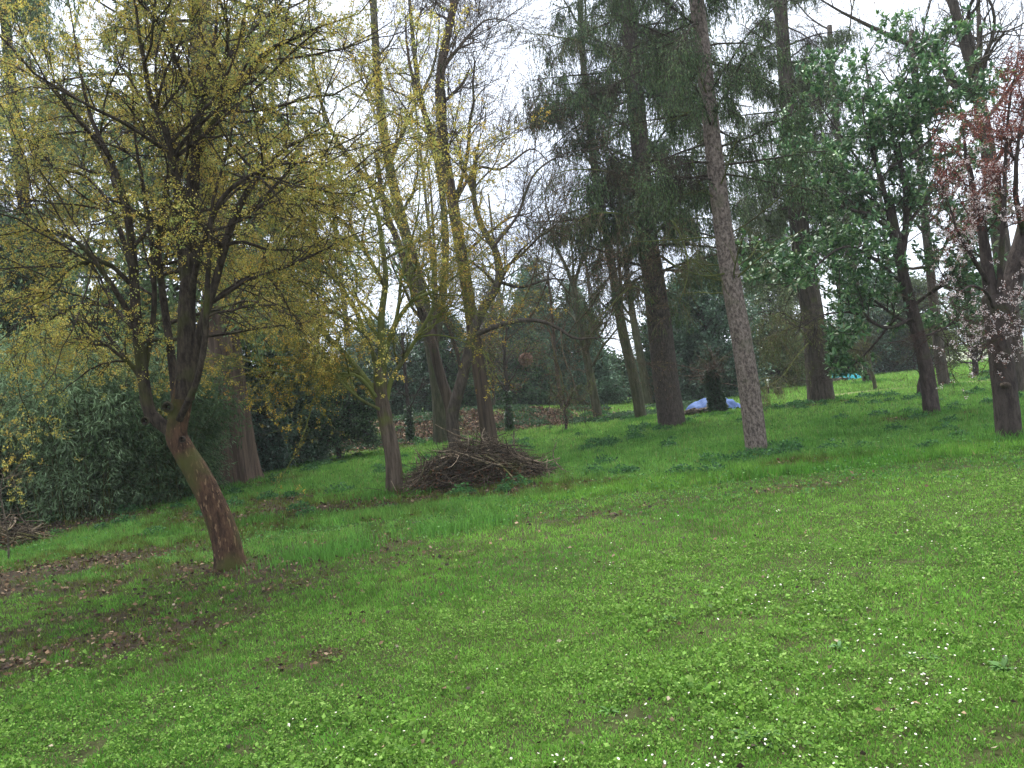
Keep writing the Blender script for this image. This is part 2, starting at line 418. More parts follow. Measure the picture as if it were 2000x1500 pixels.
def grasscol(x, y, g):
    n = len(x); a = fbm(x, y, .55, 71)[:, None]; b = fbm(x, y, 2.3, 72)[:, None]
    m1 = np.array([.095, .245, .035]); m2 = np.array([.155, .325, .05]); l1 = np.array([.105, .25, .045]); l2 = np.array([.17, .345, .07])
    lu = lush(x, y)[:, None]
    k = ss((a - .3) / .4); c = (m1 * (1 - k) + m2 * k) * (1 - lu) + (l1 * (1 - b) + l2 * b) * lu
    far = ss((y - 16) / 16)[:, None]; c = c * (1 - far) + np.array([.18, .335, .065]) * far * (.75 + .5 * b)
    dry = (g.uniform(0, 1, n) < .05)[:, None]; c = np.where(dry, np.array([.26, .24, .10]), c)
    lt = ss(np.clip(litter(x, y), 0, 1) * 1.6)[:, None]; c = c * (1 - lt) + np.array([.13, .155, .035]) * lt; lt = lt * .2
    c2 = fbm(x, y, 7., 73, 2)[:, None]
    return c * (1 - lt) * g.uniform(.6, 1.35, (n, 1)) * (.5 + 1.0 * c2)

g = np.random.default_rng(5)
mb = MB()
# near mown turf
x, y = wedge(520000, 2.2, 13, g, 1.15)
keep = g.uniform(0, 1, len(x)) > litter(x, y) * 1.12
x, y = x[keep], y[keep]
k = fbm(x, y, 5., 85, 3) + g.normal(0, .05, len(x)) < .73; x, y = x[k], y[k]
h = (.018 + .034 * fbm(x, y, 1.9, 81)) * (1 + 1.7 * lush(x, y) * ss((fbm(x, y, .9, 84) - .3) / .4)) * g.uniform(.5, 1.5, len(x)) * (1 - .35 * weedy(x, y))
blades(mb, x, y, h, .0028 + .0006 * y, g, grasscol(x, y, g), .7)
x, y = wedge(420000, 11, 32, g, 1.5)
keep = g.uniform(0, 1, len(x)) > litter(x, y) * 1.12; x, y = x[keep], y[keep]
h = (.05 + .10 * fbm(x, y, .8, 82) ** 1.5) * g.uniform(.4, 1.5, len(x))
blades(mb, x, y, h, .006 + .0008 * y, g, grasscol(x, y, g), .6, False)
x, y = wedge(160000, 30, 62, g, 1.2)
keep = g.uniform(0, 1, len(x)) > litter(x, y) * 1.5; keep &= offpath(x, y); x, y = x[keep], y[keep]
h = (.07 + .08 * fbm(x, y, .8, 83)) * g.uniform(.4, 1.5, len(x))
blades(mb, x, y, h, .012 + .0009 * y, g, grasscol(x, y, g), .6, False)
tag(mb.build('grass', GRASS), kind='stuff', label='short green lawn grass across the whole park', cat='grass')
# tall tufts of darker grass beyond the mown edge
mb = MB(); tx, ty = wedge(240, 9, 30, g, 1.3); k = (lush(tx, ty) > .6) & (litter(tx, ty) < .15); tx, ty = tx[k], ty[k]
for (px, py, w_) in [(1385, 880, .5), (1440, 875, .5), (1200, 850, .9), (1270, 862, .6), (1100, 905, .6), (640, 1085, .6), (590, 1095, .5), (930, 1030, .5), (880, 1040, .5), (1300, 850, .9), (1560, 870, .8), (1660, 850, .9), (680, 1070, .5)]:
    p = gp(px, py); tx = np.append(tx, p[0] + g.normal(0, w_ * .4, 5)); ty = np.append(ty, p[1] + g.normal(0, w_ * .3, 5))
for (bx, by, br) in BASES + [(gp(1972, 858)[0], gp(1972, 858)[1], .5), (gp(1820, 812)[0], gp(1820, 812)[1], .5), (gp(1605, 786)[0], gp(1605, 786)[1], 1.1)]:
    a_ = g.uniform(0, 6.28, 14); tx = np.append(tx, bx + np.cos(a_) * br * g.uniform(.5, .8, 14)); ty = np.append(ty, by + np.sin(a_) * br * g.uniform(.5, .8, 14))
nb = 110; x = np.repeat(tx, nb) + g.normal(0, .2, len(tx) * nb); y = np.repeat(ty, nb) + g.normal(0, .2, len(tx) * nb)
h = np.repeat(g.uniform(.07, .22, len(tx)), nb) * g.uniform(.3, 1.2, len(x))
blades(mb, x, y, h, .005 + .0006 * y, g, np.array([.10, .24, .045]) * g.uniform(.6, 1.4, (len(x), 1)), .5)
tag(mb.build('grass_tufts', GRASS), kind='stuff', label='taller darker grass tufts behind the mown edge', cat='grass')

def small_leaves(n, y0, y1, fn, hgt, size, pal, pw, tilt=.75):
    x, y = wedge(n, y0, y1, g, pw); k = g.uniform(0, 1, n) < fn(x, y); x, y = x[k], y[k]
    cl = .5 * fbm(x, y, 4.5, 91) + .5 * fbm(x, y, 1.7, 92); k = cl + g.normal(0, .05, len(x)) > .45; x, y, cl = x[k], y[k], cl[k]
    k2 = .5 * fbm(x, y, 11., 93, 2) + .5 * fbm(x, y, 4., 94, 2) + g.normal(0, .05, len(x)) > .385; x, y, cl = x[k2], y[k2], cl[k2]; hh_ = ss((.5 * fbm(x, y, 11., 93, 2) + .5 * fbm(x, y, 4., 94, 2) - .42) / .2)
    z = H(x, y) + hgt * g.uniform(.1, 1.1, len(x)) * (.25 + 1.5 * hh_)
    d = g.normal(size=(len(x), 3)); d[:, 2] *= tilt
    return np.stack([x, y, z], 1), nrm(d)
mb = MB()
WPAL = [(.10, .21, .03), (.14, .27, .04), (.19, .34, .06), (.07, .15, .025), (.20, .32, .07), (.12, .25, .035)]
p_, d_ = small_leaves(640000, 2.2, 11, lambda x, y: np.clip(weedy(x, y) * .9 + .10, 0, 1) * np.clip(1 - litter(x, y) * 1.5, .04, 1), .038, .02, WPAL, 1.35)
leaves(mb, p_, d_, (.010 + .0012 * p_[:, 1]) * np.exp(g.normal(-.12, .35, len(p_))) * (.65 + .8 * fbm(p_[:, 0], p_[:, 1], 1.3, 96, 3)), g, .7, WPAL)
p_, d_ = small_leaves(120000, 9, 34, lambda x, y: (.35 + .5 * (fbm(x, y, .6, 95) > .52)) * np.clip(1 - litter(x, y) * 1.6, .03, 1), .09, .04, WPAL, 1.5)
leaves(mb, p_, d_, .02 + .0014 * p_[:, 1], g, .7, [(.08, .21, .045), (.12, .26, .06), (.06, .16, .04)])
cx, cy = wedge(190, 12, 40, g, 1.3)
for (px, py) in [(1240, 838), (1280, 842), (1140, 880), (1165, 870), (1000, 905), (600, 905), (560, 930), (640, 910), (1480, 895), (1450, 900), (1520, 892), (1420, 812), (1540, 795), (1500, 800), (1650, 780), (1720, 775), (1780, 780), (1200, 812), (1150, 815), (1120, 812)]:
    p = gp(px, py); cx = np.append(cx, p[0] + g.normal(0, .35, 3)); cy = np.append(cy, p[1] + g.normal(0, .35, 3))
m_ = 170; rr_ = np.repeat(g.uniform(.10, .32, len(cx)), m_); a_ = g.uniform(0, 6.28, len(rr_)); q_ = np.sqrt(g.uniform(0, 1, len(rr_))); x = np.repeat(cx, m_) + rr_ * q_ * np.cos(a_); y = np.repeat(cy, m_) + rr_ * q_ * np.sin(a_)
z = H(x, y) + rr_ * .6 * (1 - q_ ** 2) * g.uniform(.2, 1.1, len(x)) + .03; d = g.normal(size=(len(x), 3)); d[:, 2] *= .6
leaves(mb, np.stack([x, y, z], 1), d, .03 + .0022 * y, g, .6, [(.05, .14, .045), (.075, .19, .055), (.04, .10, .04)])
tag(mb.build('clover_and_weeds', LEAF), kind='stuff', label='low clover and broad leaved weeds growing through the lawn', cat='ground cover')
# daisies
mb = MB(); x, y = wedge(6500, 2.4, 15, g, 1.1)
k = g.uniform(0, 1, len(x)) < (np.clip(weedy(x, y) * .8 + .1, 0, 1) * ss((fbm(x, y, 1.1, 101) - .44) / .2) * (.25 + .75 * (fbm(x, y, 5, 103) > .52)) * ss((x + 4) / 5 + .25)); x, y = x[k], y[k]
n = len(x); z = H(x, y) + g.uniform(.035, .065, n); c0 = np.stack([x, y, z], 1); rr = g.uniform(.0032, .0055, n) * (1 + .05 * y)
th = np.arange(7) * 2 * math.pi / 7
tl = g.normal(0, .35, (n, 2))
ring = np.stack([np.cos(th)[None] * rr[:, None], np.sin(th)[None] * rr[:, None], 0 * th[None] * rr[:, None]], -1)
ring[..., 2] = ring[..., 0] * tl[:, :1] + ring[..., 1] * tl[:, 1:] + .002
i = np.arange(n)[:, None, None] * 8; jj = np.arange(7)[None, :, None]
v = np.concatenate([c0[:, None], c0[:, None] + ring], 1).reshape(-1, 3)
tri = np.concatenate([i + 0 * jj, i + 1 + jj, i + 1 + (jj + 1) % 7], -1).reshape(-1, 3)
cc = np.tile(np.array([(.75, .6, .25)] + [(.82, .82, .82)] * 7), (n, 1)); mb.add(v, t=tri, c=cc)
tag(mb.build('daisies', PETAL), kind='stuff', label='tiny white daisies dotted over the near lawn', cat='flowers')
# fallen leaves
mb = MB()
DPAL = [(.12, .075, .04), (.18, .115, .065), (.07, .048, .03), (.24, .17, .11), (.09, .055, .034), (.045, .034, .026), (.055, .04, .03)]
x, y = wedge(90000, 3, 45, g, 1.05); k = g.uniform(0, 1, len(x)) < litter(x, y) ** 1.3 * .95 + .002; x, y = x[k], y[k]
d = g.normal(size=(len(x), 3)); d[:, 2] *= .35
leaves(mb, np.stack([x, y, H(x, y) + g.uniform(.01, .05, len(x))], 1), d, np.minimum(.026 + .0026 * y, .12), g, .7, DPAL)
x, y = wedge(420, 2.6, 10, g, 1.2)
d = g.normal(size=(len(x), 3)); d[:, 2] *= .3
leaves(mb, np.stack([x, y, H(x, y) + .03], 1), d, .03, g, .7, [(.12, .08, .05), (.06, .04, .03), (.05, .035, .03), (.24, .17, .10), (.34, .28, .20)])
x = g.uniform(-18, 7, 42000); y = g.uniform(32.6, 38.6, 42000); k = g.uniform(0, 1, len(x)) < litter(x, y); x, y = x[k], y[k]
d = g.normal(size=(len(x), 3)); d[:, 2] *= .8
leaves(mb, np.stack([x, y, H(x, y) + g.uniform(.0, .12, len(x))], 1), d, .12, g, .7, [(.14, .08, .05), (.20, .12, .075), (.08, .05, .034), (.26, .18, .12), (.06, .04, .03), (.08, .09, .04)]); tag(mb.build('fallen_leaves', LITTER), kind='stuff', label='brown fallen leaves lying in patches under the trees', cat='fallen leaves')
# ivy on the bank
mb = MB(); x = g.uniform(-14, 9, 60000); y = g.uniform(33, 38.6, 60000)
k = fbm(x, y, .55, 111) + .12 * ss((x - 0) / 4) > .56; x, y = x[k], y[k]; d = g.normal(size=(len(x), 3)); d[:, 2] *= .6
leaves(mb, np.stack([x, y, H(x, y) + g.uniform(.02, .16, len(x))], 1), d, .1, g, .8, [(.035, .075, .03), (.06, .11, .045), (.045, .09, .05)])
tag(mb.build('bank_ivy', LEAF), kind='stuff', label='dark green ivy creeping over the leafy bank', cat='ivy')

def rosette(px, py, sz, nl, label, pal):
    nl = int(nl * 1.8)
    p = gp(px, py); t = thing('weed_plant', label, 'weed', p, 'broad leaved weed plants in the lawn')
    mb = MB(); a = g.uniform(0, 6.28, nl); el = g.uniform(.15, .95, nl)
    for k in range(nl):
        el[k] *= g.uniform(.5, 1.2)
        d = np.array([math.cos(a[k]) * math.cos(el[k]), math.sin(a[k]) * math.cos(el[k]), math.sin(el[k])]); Ls = .55 * sz * g.uniform(.6, 1.1)
        s = nrm(np.cross(d, [0, 0, 1.])); tt = np.linspace(0, 1, 6); wv = np.array([.03, .07, .12, .12, .07, .01]) * Ls
        cen = p + d[None] * (tt * Ls)[:, None] + np.array([0, 0, 1.]) * (-.35 * Ls * tt ** 2)[:, None]
        upv = np.cross(s, d)
        v = np.stack([cen - s * wv[:, None] + upv * wv[:, None] * .3, cen, cen + s * wv[:, None] + upv * wv[:, None] * .3], 1).reshape(-1, 3)
        i = np.arange(5)[:, None] * 3
        q = np.concatenate([i + [0, 1, 4, 3], i + [1, 2, 5, 4]])
        mb.add(v, q, c=np.array(pal) * g.uniform(.7, 1.35))
    mb.build('leaf_rosette', LEAF, t, True)
for (px, py, s, n_, lb, pal) in [
    (1480, 1452, .26, 16, 'large green broad leaved weed at the bottom edge of the lawn, right of centre', (.08, .17, .045)),
    (1190, 1392, .12, 9, 'green weed in the near lawn left of the larger one at the bottom edge', (.08, .17, .045)),
    (1800, 1290, .2, 13, 'dark green leafy weed in the near lawn toward the right side', (.08, .17, .045)),
    (1960, 1310, .18, 12, 'dark green leafy weed at the right edge of the near lawn', (.08, .17, .045)),
    (1640, 1270, .15, 10, 'small pale green weed rosette among daisies in the near lawn', (.10, .2, .08)),
    (1310, 1210, .14, 10, 'small weed rosette in the middle of the daisy patch', (.09, .19, .07)),
    (1315, 945, .22, 14, 'pale leafy weed in front of the scaly spruce trunk', (.12, .2, .09)),
    (770, 990, .25, 18, 'low green weed right in front of the mossy tree base', (.05, .16, .05)),
    (365, 985, .3, 16, 'fresh green weed beside the bamboo at the leaning tree', (.08, .22, .06)),
    (190, 1050, .28, 12, 'broad leaved weed on the litter left of the leaning tree', (.07, .16, .05)),
    (1140, 880, .3, 18, 'dark weed clump on the grass right of the brush pile', (.05, .14, .045)),
    (1050, 885, .25, 16, 'dark weed clump just behind the right end of the brush pile', (.05, .14, .045)),
    (1240, 840, .3, 16, 'dark weed clump left of the thick spruce trunk', (.05, .13, .045)),
    (600, 890, .35, 18, 'dark weed clump in the grass before the low dark yew', (.05, .13, .05))]:
    rosette(px, py, s, n_, lb, pal)

# ------------------------------------------------------------------ tree building
def limb_pts(path, D):
    return np.array([at(a[0], a[1], D + (a[2] if len(a) > 2 else 0)) for a in path])

def trunk_obj(t, path, D, r0, r1, mat, sides=28, k=40, flute=.5, rough=.05, seed=1, col=(1, 1, 1), base=None, name='trunk', flare=.5):
    P = limb_pts(path, D)
    if base is not None: P[0] = base; P = np.concatenate([[base - np.array([0, 0, .25])], P])
    P = spline(P, k); s = np.linspace(0, 1, k)
    L_ = np.linalg.norm(np.diff(P, axis=0), axis=1).sum(); z = s * L_
    rr = r0 + (r1 - r0) * s; rr = rr * (1 + flare * np.exp(-z / (r0 * 1.6 + .05)))
    mb = MB(); tubes(mb, P[None], rr[None], sides, col, True, flute, seed, rough)
    o = mb.build(name, mat, t, True)
    return P, rr, o

def limb_set(t, paths, D, mat, seed=1, k=22, sides=10, col=(1, 1, 1), name='limb', wob=.02):
    """paths: list of (path, r0, r1) -> each limb a mesh of its own; returns P[n,k,3], R[n,k]"""
    gg = np.random.default_rng(seed); Ps, Rs = [], []
    for (path, r0, r1) in paths:
        P = spline(limb_pts(path, D), k); w = np.cumsum(gg.normal(0, wob, (k, 3)), 0); w -= w * 0; w = w * np.linspace(0, 1, k)[:, None] * .5
        P = P + w; rr = np.linspace(r0, r1, k) * (1 - .8 * np.linspace(0, 1, k) ** 5)
        mb = MB(); tubes(mb, P[None], rr[None], sides, col, True, 0, seed, .07); mb.build(name, mat, t, True)
        Ps.append(P); Rs.append(rr)
    return np.array(Ps), np.array(Rs)

def wood(t, lists, mat, col=(1, 1, 1), name='twigs', minr=0.):
    mb = MB()
    for (P, Rr, s) in lists: tubes(mb, P, np.maximum(Rr, minr), s, col, False)
    return mb.build(name, mat, t)

def puffs(mb, P, m, g, nleaf, spread, size, pal, aspect=.5, t0=.2, up=.0):
    p, T = pts_on(P, m, g, t0)
    p = np.repeat(p, nleaf, 0) + g.normal(0, spread, (len(p) * nleaf, 3))
    d = g.normal(size=p.shape); d[:, 2] += up
    leaves(mb, p, d, size, g, aspect, pal)

def clumps(mb, P, m, frac, g, nf, spread, size, pal, aspect=.7, t0=.3, sc=.9, seed=3):
    """tufts: many small flecks packed round points of the twigs, one hue per tuft, big light and dull drifts"""
    p, T = pts_on(P, m, g, t0); p = p[g.uniform(0, 1, len(p)) < frac]
    big = .5 * vnoise(p[:, 0] * sc + p[:, 1] * .7, p[:, 2] * sc, 1, seed) + .5 * vnoise(p[:, 0] * sc * 3, p[:, 2] * sc * 3 + p[:, 1], 1, seed + 1)
    p = p[big > .25]; big = big[big > .25]
    pal = np.asarray(pal, float); c = pal[g.integers(0, len(pal), len(p))] * (.45 + 1.1 * big)[:, None] * g.uniform(.8, 1.2, (len(p), 1))
    rad = spread * g.uniform(.6, 1.5, (len(p), 1)); q = np.repeat(p, nf, 0) + g.normal(size=(len(p) * nf, 3)) * np.repeat(rad, nf, 0)
    d = nrm(g.normal(size=q.shape)); s = nrm(np.cross(d, g.normal(size=q.shape))); Ls = size * g.uniform(.6, 1.4, (len(q), 1))
    v = np.stack([q, q + d * Ls * .5 + s * Ls * aspect * .5, q + d * Ls, q + d * Ls * .5 - s * Ls * aspect * .5], 1).reshape(-1, 3)
    cc = np.repeat(c, nf, 0) * g.uniform(.8, 1.2, (len(q), 1)); mb.add(v, q=np.arange(len(q) * 4).reshape(-1, 4), c=np.repeat(cc, 4, 0))

def proj(p):
    d = p - CAMP; z = d @ _f; return 1000 + F * (d @ _r) / z, 750 - F * (d @ _u) / z

# ---------- T1 leaning yellow blossomed tree, front left
YPAL = [(.37, .34, .065), (.47, .39, .08), (.29, .31, .08), (.49, .42, .11), (.24, .28, .08), (.42, .30, .065)]
b = gp(452, 1110); D = b[1]
t = thing('blossoming_tree', 'leaning reddish flaky trunked tree with olive yellow blossom at front left', 'tree', b, 'yellow blossoming trees')
P, rr, _ = trunk_obj(t, [(452, 1110), (438, 1040), (400, 950), (362, 885), (345, 850), (352, 800), (362, 740)], D, .15, .105, B_REDDISH, 48, 120, .7, .05, 3, base=b, flare=.55)
paths = [
    ([(350, 858), (325, 835), (292, 805), (280, 740), (268, 640), (262, 540), (250, 430), (225, 330), (180, 240), (150, 120), (120, -40)], .085, .018),
    ([(358, 780), (365, 700), (366, 600), (374, 500), (380, 400), (385, 290), (400, 180), (418, 90), (425, -80)], .118, .03),
    ([(372, 730), (392, 640), (420, 550), (455, 430), (500, 350), (560, 290, .3), (640, 270, .5), (720, 300, .6)], .06, .014),
    ([(345, 800, .1), (335, 700, .3), (318, 590, .5), (305, 480, .6), (322, 370, .6), (335, 270, .6), (300, 190, .7), (240, 135, .8)], .055, .015),
    ([(385, 300), (420, 240), (460, 180), (520, 110, -.2), (600, 70, -.4), (700, 40, -.5)], .05, .014),
    ([(374, 480), (340, 330, -.3), (318, 240, -.5), (290, 180, -.6), (278, 60, -.7), (270, -60, -.8)], .05, .016),
    ([(268, 640), (220, 560, -.3), (150, 470, -.5), (60, 440, -.7), (-60, 450, -.9)], .035, .008),
    ([(400, 185), (440, 120, .3), (470, 60, .4), (480, -60, .5)], .035, .014),
    ([(262, 540), (215, 400, .3), (150, 330, .5), (90, 350, .7), (30, 420, .9)], .03, .008),
    ([(455, 430), (520, 400, .2), (600, 390, .3), (690, 410, .4)], .03, .008),
    ([(250, 430), (190, 280, .5), (110, 180, .7), (20, 120, .9), (-80, 110, 1)], .03, .008),
    ([(350, 820, -.1), (385, 740, -.3), (400, 640, -.4), (405, 520, -.5), (415, 380, -.5), (450, 240, -.6), (470, 100, -.6)], .04, .012),
    ([(280, 730, .1), (300, 620, .2), (298, 500, .2), (280, 380, .3), (262, 280, .3), (255, 160, .4), (230, 20, .4)], .035, .01),
    ([(366, 600, .1), (350, 480, .3), (345, 360, .4), (355, 240, .4), (350, 100, .5), (330, -60, .5)], .035, .012),
    ([(262, 560), (200, 510, -.3), (120, 520, -.6), (40, 590, -.8)], .03, .007),
    ([(270, 650), (215, 600, .3), (140, 600, .6), (60, 650, .8), (10, 720, .9)], .03, .007),
    ([(366, 600), (395, 480, -.3), (440, 380, -.5), (530, 330, -.7), (620, 330, -.9), (680, 360, -1)], .035, .008),
    ([(405, 600, .1), (450, 560, .2), (520, 530, .3), (600, 560, .4)], .025, .006),
]
LP, LR = limb_set(t, paths, D, B_LIMB, 4)
LR = np.maximum(LR, .006)
for (x_, y_, rx) in [(358, 858, .035), (330, 795, .06), (286, 822, .045)]:
    c = at(x_, y_, D - .15); mb = MB()
    th = np.linspace(0, 2 * math.pi, 15)[:-1]
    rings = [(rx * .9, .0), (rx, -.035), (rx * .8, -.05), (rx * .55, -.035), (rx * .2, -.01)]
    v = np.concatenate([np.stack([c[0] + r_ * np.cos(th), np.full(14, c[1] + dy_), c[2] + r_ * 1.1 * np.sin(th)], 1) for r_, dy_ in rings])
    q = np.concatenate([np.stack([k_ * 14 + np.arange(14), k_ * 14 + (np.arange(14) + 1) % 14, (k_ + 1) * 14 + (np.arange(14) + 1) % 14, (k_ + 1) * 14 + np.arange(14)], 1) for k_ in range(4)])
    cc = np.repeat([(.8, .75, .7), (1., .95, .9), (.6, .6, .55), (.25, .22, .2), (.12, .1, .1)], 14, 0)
    mb.add(v, q, c=cc); mb.build('knot', B_GREY, t, True)
g = np.random.default_rng(21)
A1, R1 = grow(LP, LR, 11, 1.5, 52, g, 9, .55, .007, (0, -.0, .01), .17, .22, rmax=.026, lvar=.6)
A2, R2 = grow(A1, R1, 8, .62, 42, g, 7, .55, .0032, (0, 0, -.02), .2, .15)
A3, R3 = grow(A2, R2, 5, .36, 40, g, 5, .6, .0022, (0, 0, -.04), .2, .15)
wood(t, [(A1, R1, 5), (A2, R2, 4), (A3, R3, 3)], B_LIMB)
mb = MB(); g = np.random.default_rng(22)
clumps(mb, A3, 4, .62, g, 10, .018, .018, YPAL, seed=7); clumps(mb, A2, 3, .6, g, 9, .026, .024, YPAL, seed=7); clumps(mb, LP[:, 6:], 40, .6, g, 26, .05, .026, YPAL, seed=7)
mb.build('blossom', PETAL, t)

# ---------- T2 mossy yellow tree beside the brush pile
b = gp(770, 966); D = b[1]
t = thing('blossoming_tree', 'mossy yellow blossomed tree with straight pale brown trunk at left end of brush pile', 'tree', b, 'yellow blossoming trees')
trunk_obj(t, [(770, 966), (768, 900), (755, 830), (745, 775), (742, 720)], D, .165, .12, B_MOSSY, 30, 50, .4, .05, 6, base=b)
paths = [
    ([(748, 800), (720, 750), (680, 700), (620, 640), (560, 590, -.2), (500, 560, -.4), (440, 560, -.5)], .075, .015),
    ([(735, 775, -.1), (700, 735, -.3), (650, 728, -.4), (560, 728, -.6), (480, 705, -.8), (400, 690, -.9)], .035, .010),
    ([(745, 790), (745, 700), (745, 620), (752, 540), (740, 440), (715, 330), (700, 200)], .085, .02),
    ([(752, 800), (765, 740), (790, 700), (820, 650), (848, 600), (850, 520, .2), (872, 430, .3), (880, 320, .5)], .05, .012),
    ([(745, 760), (725, 680, .3), (690, 600, .5), (640, 520, .6), (610, 430, .7), (590, 320, .8)], .06, .014),
    ([(748, 740), (760, 660, -.3), (800, 590, -.5), (860, 560, -.6), (920, 510, -.7), (980, 450, -.8)], .05, .010),
    ([(745, 700), (775, 620, .4), (790, 520, .6), (820, 420, .8), (830, 300, .9)], .045, .012),
    ([(740, 720), (705, 640, -.4), (640, 600, -.6), (580, 520, -.8), (520, 450, -1)], .04, .010),
    ([(752, 560), (700, 470, -.4), (650, 420, -.5), (560, 400, -.6), (500, 380, -.7)], .04, .010),
    ([(742, 800, -.1), (690, 770, -.5), (650, 720, -.7), (620, 680, -.8)], .03, .008),
]
LP, LR = limb_set(t, paths, D, B_LICHEN, 9)
g = np.random.default_rng(31)
A1, R1 = grow(LP, LR, 13, 1.6, 50, g, 9, .55, .009, (0, 0, .01), .18, .2, rmax=.036, lvar=.6)
A2, R2 = grow(A1, R1, 7, .75, 42, g, 7, .55, .0045, (0, 0, -.02), .22, .15)
A3, R3 = grow(A2, R2, 5, .4, 40, g, 5, .6, .003, (0, 0, -.03), .22, .15)
wood(t, [(A1, R1, 5), (A2, R2, 4), (A3, R3, 3)], B_LICHEN, (.95, .95, .8))
mb = MB(); g = np.random.default_rng(32)
YP2 = [(.34, .28, .05), (.42, .32, .055), (.24, .22, .055), (.37, .23, .045), (.20, .20, .055)]
clumps(mb, A3, 3, .6, g, 7, .02, .03, YP2, seed=17, sc=.7); clumps(mb, A2, 3, .35, g, 9, .026, .032, YP2, seed=17, sc=.7); clumps(mb, LP[:, 8:], 12, .6, g, 16, .05, .036, YP2, seed=17)
mb.build('blossom', PETAL, t)

# ---------- generic bare tree
def bare_tree(label, base_px, path, limbs, r0, r1, mat, D=None, twmat=None, n=(8, 8, 5), ln=(3., 1.4, .7), seed=1, leaf=None, group=None, name='bare_tree', cat='tree', flute=.4, minr=.0, trop=(0, 0, .06), col=(1, 1, 1), wcol=(.9, .9, .9), ivy=None, flare=.5):
    b = gp(*base_px)
    if D is not None:
        p = at(base_px[0], base_px[1], D); b = np.array([p[0], D, float(H(p[0], D))])
    D = b[1]; t = thing(name, label, cat, b, group)
    TP, TR, _ = trunk_obj(t, path, D, r0, r1, mat, 22, 44, flute, .05, seed, col, base=b, flare=flare)
    g = np.random.default_rng(seed)
    if limbs: LP, LR = limb_set(t, limbs, D, mat, seed, 20, 9, col)
    else: LP, LR = None, None
    Tt = TP[int(len(TP) * .45):]; k = 20
    Tt = spline(Tt, k)[None]; Tr = np.interp(np.linspace(.45, 1, k), np.linspace(0, 1, len(TR)), TR)[None]
    if LP is not None: Tt = np.concatenate([Tt, LP]); Tr = np.concatenate([Tr, LR])
    A1, R1 = grow(Tt, Tr, n[0], ln[0], 50, g, 9, .45, .012, trop, .16, .1, rmax=.08)
    A2, R2 = grow(A1, R1, n[1], ln[1], 42, g, 7, .5, .007, trop, .2, .15)
    A3, R3 = grow(A2, R2, n[2], ln[2], 38, g, 5, .55, .004, trop, .2, .15)
    wood(t, [(A1, R1, 5), (A2, R2, 3), (A3, R3, 3)], twmat or mat, wcol, minr=minr * .8)
    if leaf:
        mb = MB(); puffs(mb, A3, leaf[0], g, 2, leaf[1], leaf[2], leaf[3], .6); mb.build('foliage', LEAF, t)
    if ivy:
        mb = MB(); m = ivy[0]; s = g.uniform(ivy[1], ivy[2], m); c = lerp_at(TP[None], s[None])[0]; r_ = np.interp(s, np.linspace(0, 1, len(TR)), TR)
        a = g.uniform(0, 6.28, m); o = np.stack([np.cos(a), np.sin(a), 0 * a], 1)
        leaves(mb, c + o * (r_ * g.uniform(.9, 1.0 + ivy[3], m))[:, None], o + g.normal(0, .8, o.shape) + np.array([0, 0, -.5]), ivy[4], g, .8, [(.03, .07, .025), (.05, .10, .035), (.07, .13, .05)]); mb.build('ivy', GLOSSY, t)
    return t, TP, TR, A1, A2, A3

# T4 thick forked trunk behind the pile
BUD = [(.18, .16, .06), (.14, .15, .06), (.22, .15, .08)]
bare_tree('thick mossy trunk with green base standing behind the curved trunk, left of brush pile', (862, 866), [(862, 866), (858, 780), (840, 660), (815, 540), (785, 430), (760, 320), (740, 180), (730, 20), (725, -150)],
          [([(845, 690), (862, 600, .3), (870, 480, .5), (858, 340, .6), (820, 180, .8), (800, 0, 1), (790, -150, 1)], .2, .09),
           ([(800, 480), (760, 400, -.5), (700, 330, -1), (640, 240, -1.5), (610, 100, -2), (600, -80, -2)], .14, .05),
           ([(760, 320), (800, 230, .8), (850, 120, 1.5), (860, 0, 2)], .1, .04)], .36, .12, B_GREEN, n=(9, 8, 5), seed=41, minr=.006, leaf=(2, .05, .05, BUD), group='tall bare trees')
# T4b reddish trunk leaning into it
bare_tree('reddish brown leaning trunk rising from right side of thick mossy trunk', (890, 868), [(890, 868), (880, 800), (862, 740), (835, 640), (805, 560), (780, 480), (750, 400), (735, 300)],
          [([(862, 740), (850, 660, .2), (852, 560, .3), (845, 420, .4), (830, 250, .5)], .1, .04)], .24, .08, B_REDWOOD, D=27.5, n=(6, 6, 4), ln=(2.4, 1.2, .6), seed=43, minr=.005, group='tall bare trees')
# T5 curved trunk at the pile
bare_tree('slim curved grey trunk with one long branch arching right over the brush pile', (893, 880), [(893, 880), (883, 820), (900, 750), (915, 690), (925, 650), (945, 600), (968, 565), (975, 530), (968, 490), (940, 440), (925, 380), (930, 300)],
          [([(925, 655), (960, 640, -.3), (1000, 628, -.5), (1050, 626, -.8), (1090, 640, -1), (1130, 662, -1.2), (1180, 661, -1.4), (1230, 668, -1.6)], .085, .02),
           ([(900, 760), (895, 700), (880, 650), (858, 600), (840, 540)], .05, .02),
           ([(972, 550), (1020, 560, .3), (1080, 545, .5), (1130, 560, .7)], .05, .015),
           ([(965, 480), (1010, 420, .5), (1040, 340, .8), (1100, 300, 1), (1160, 290, 1.2)], .05, .015),
           ([(925, 380), (900, 300, .5), (880, 200, .8)], .05, .015)], .19, .06, B_GREY, D=21, n=(9, 9, 6), ln=(2.4, 1.2, .6), seed=47, minr=.0055, leaf=(2, .05, .035, [(.22, .12, .09), (.2, .14, .06)]), group='tall bare trees', wcol=(1.1, 1.05, .8), trop=(0, 0, .0))
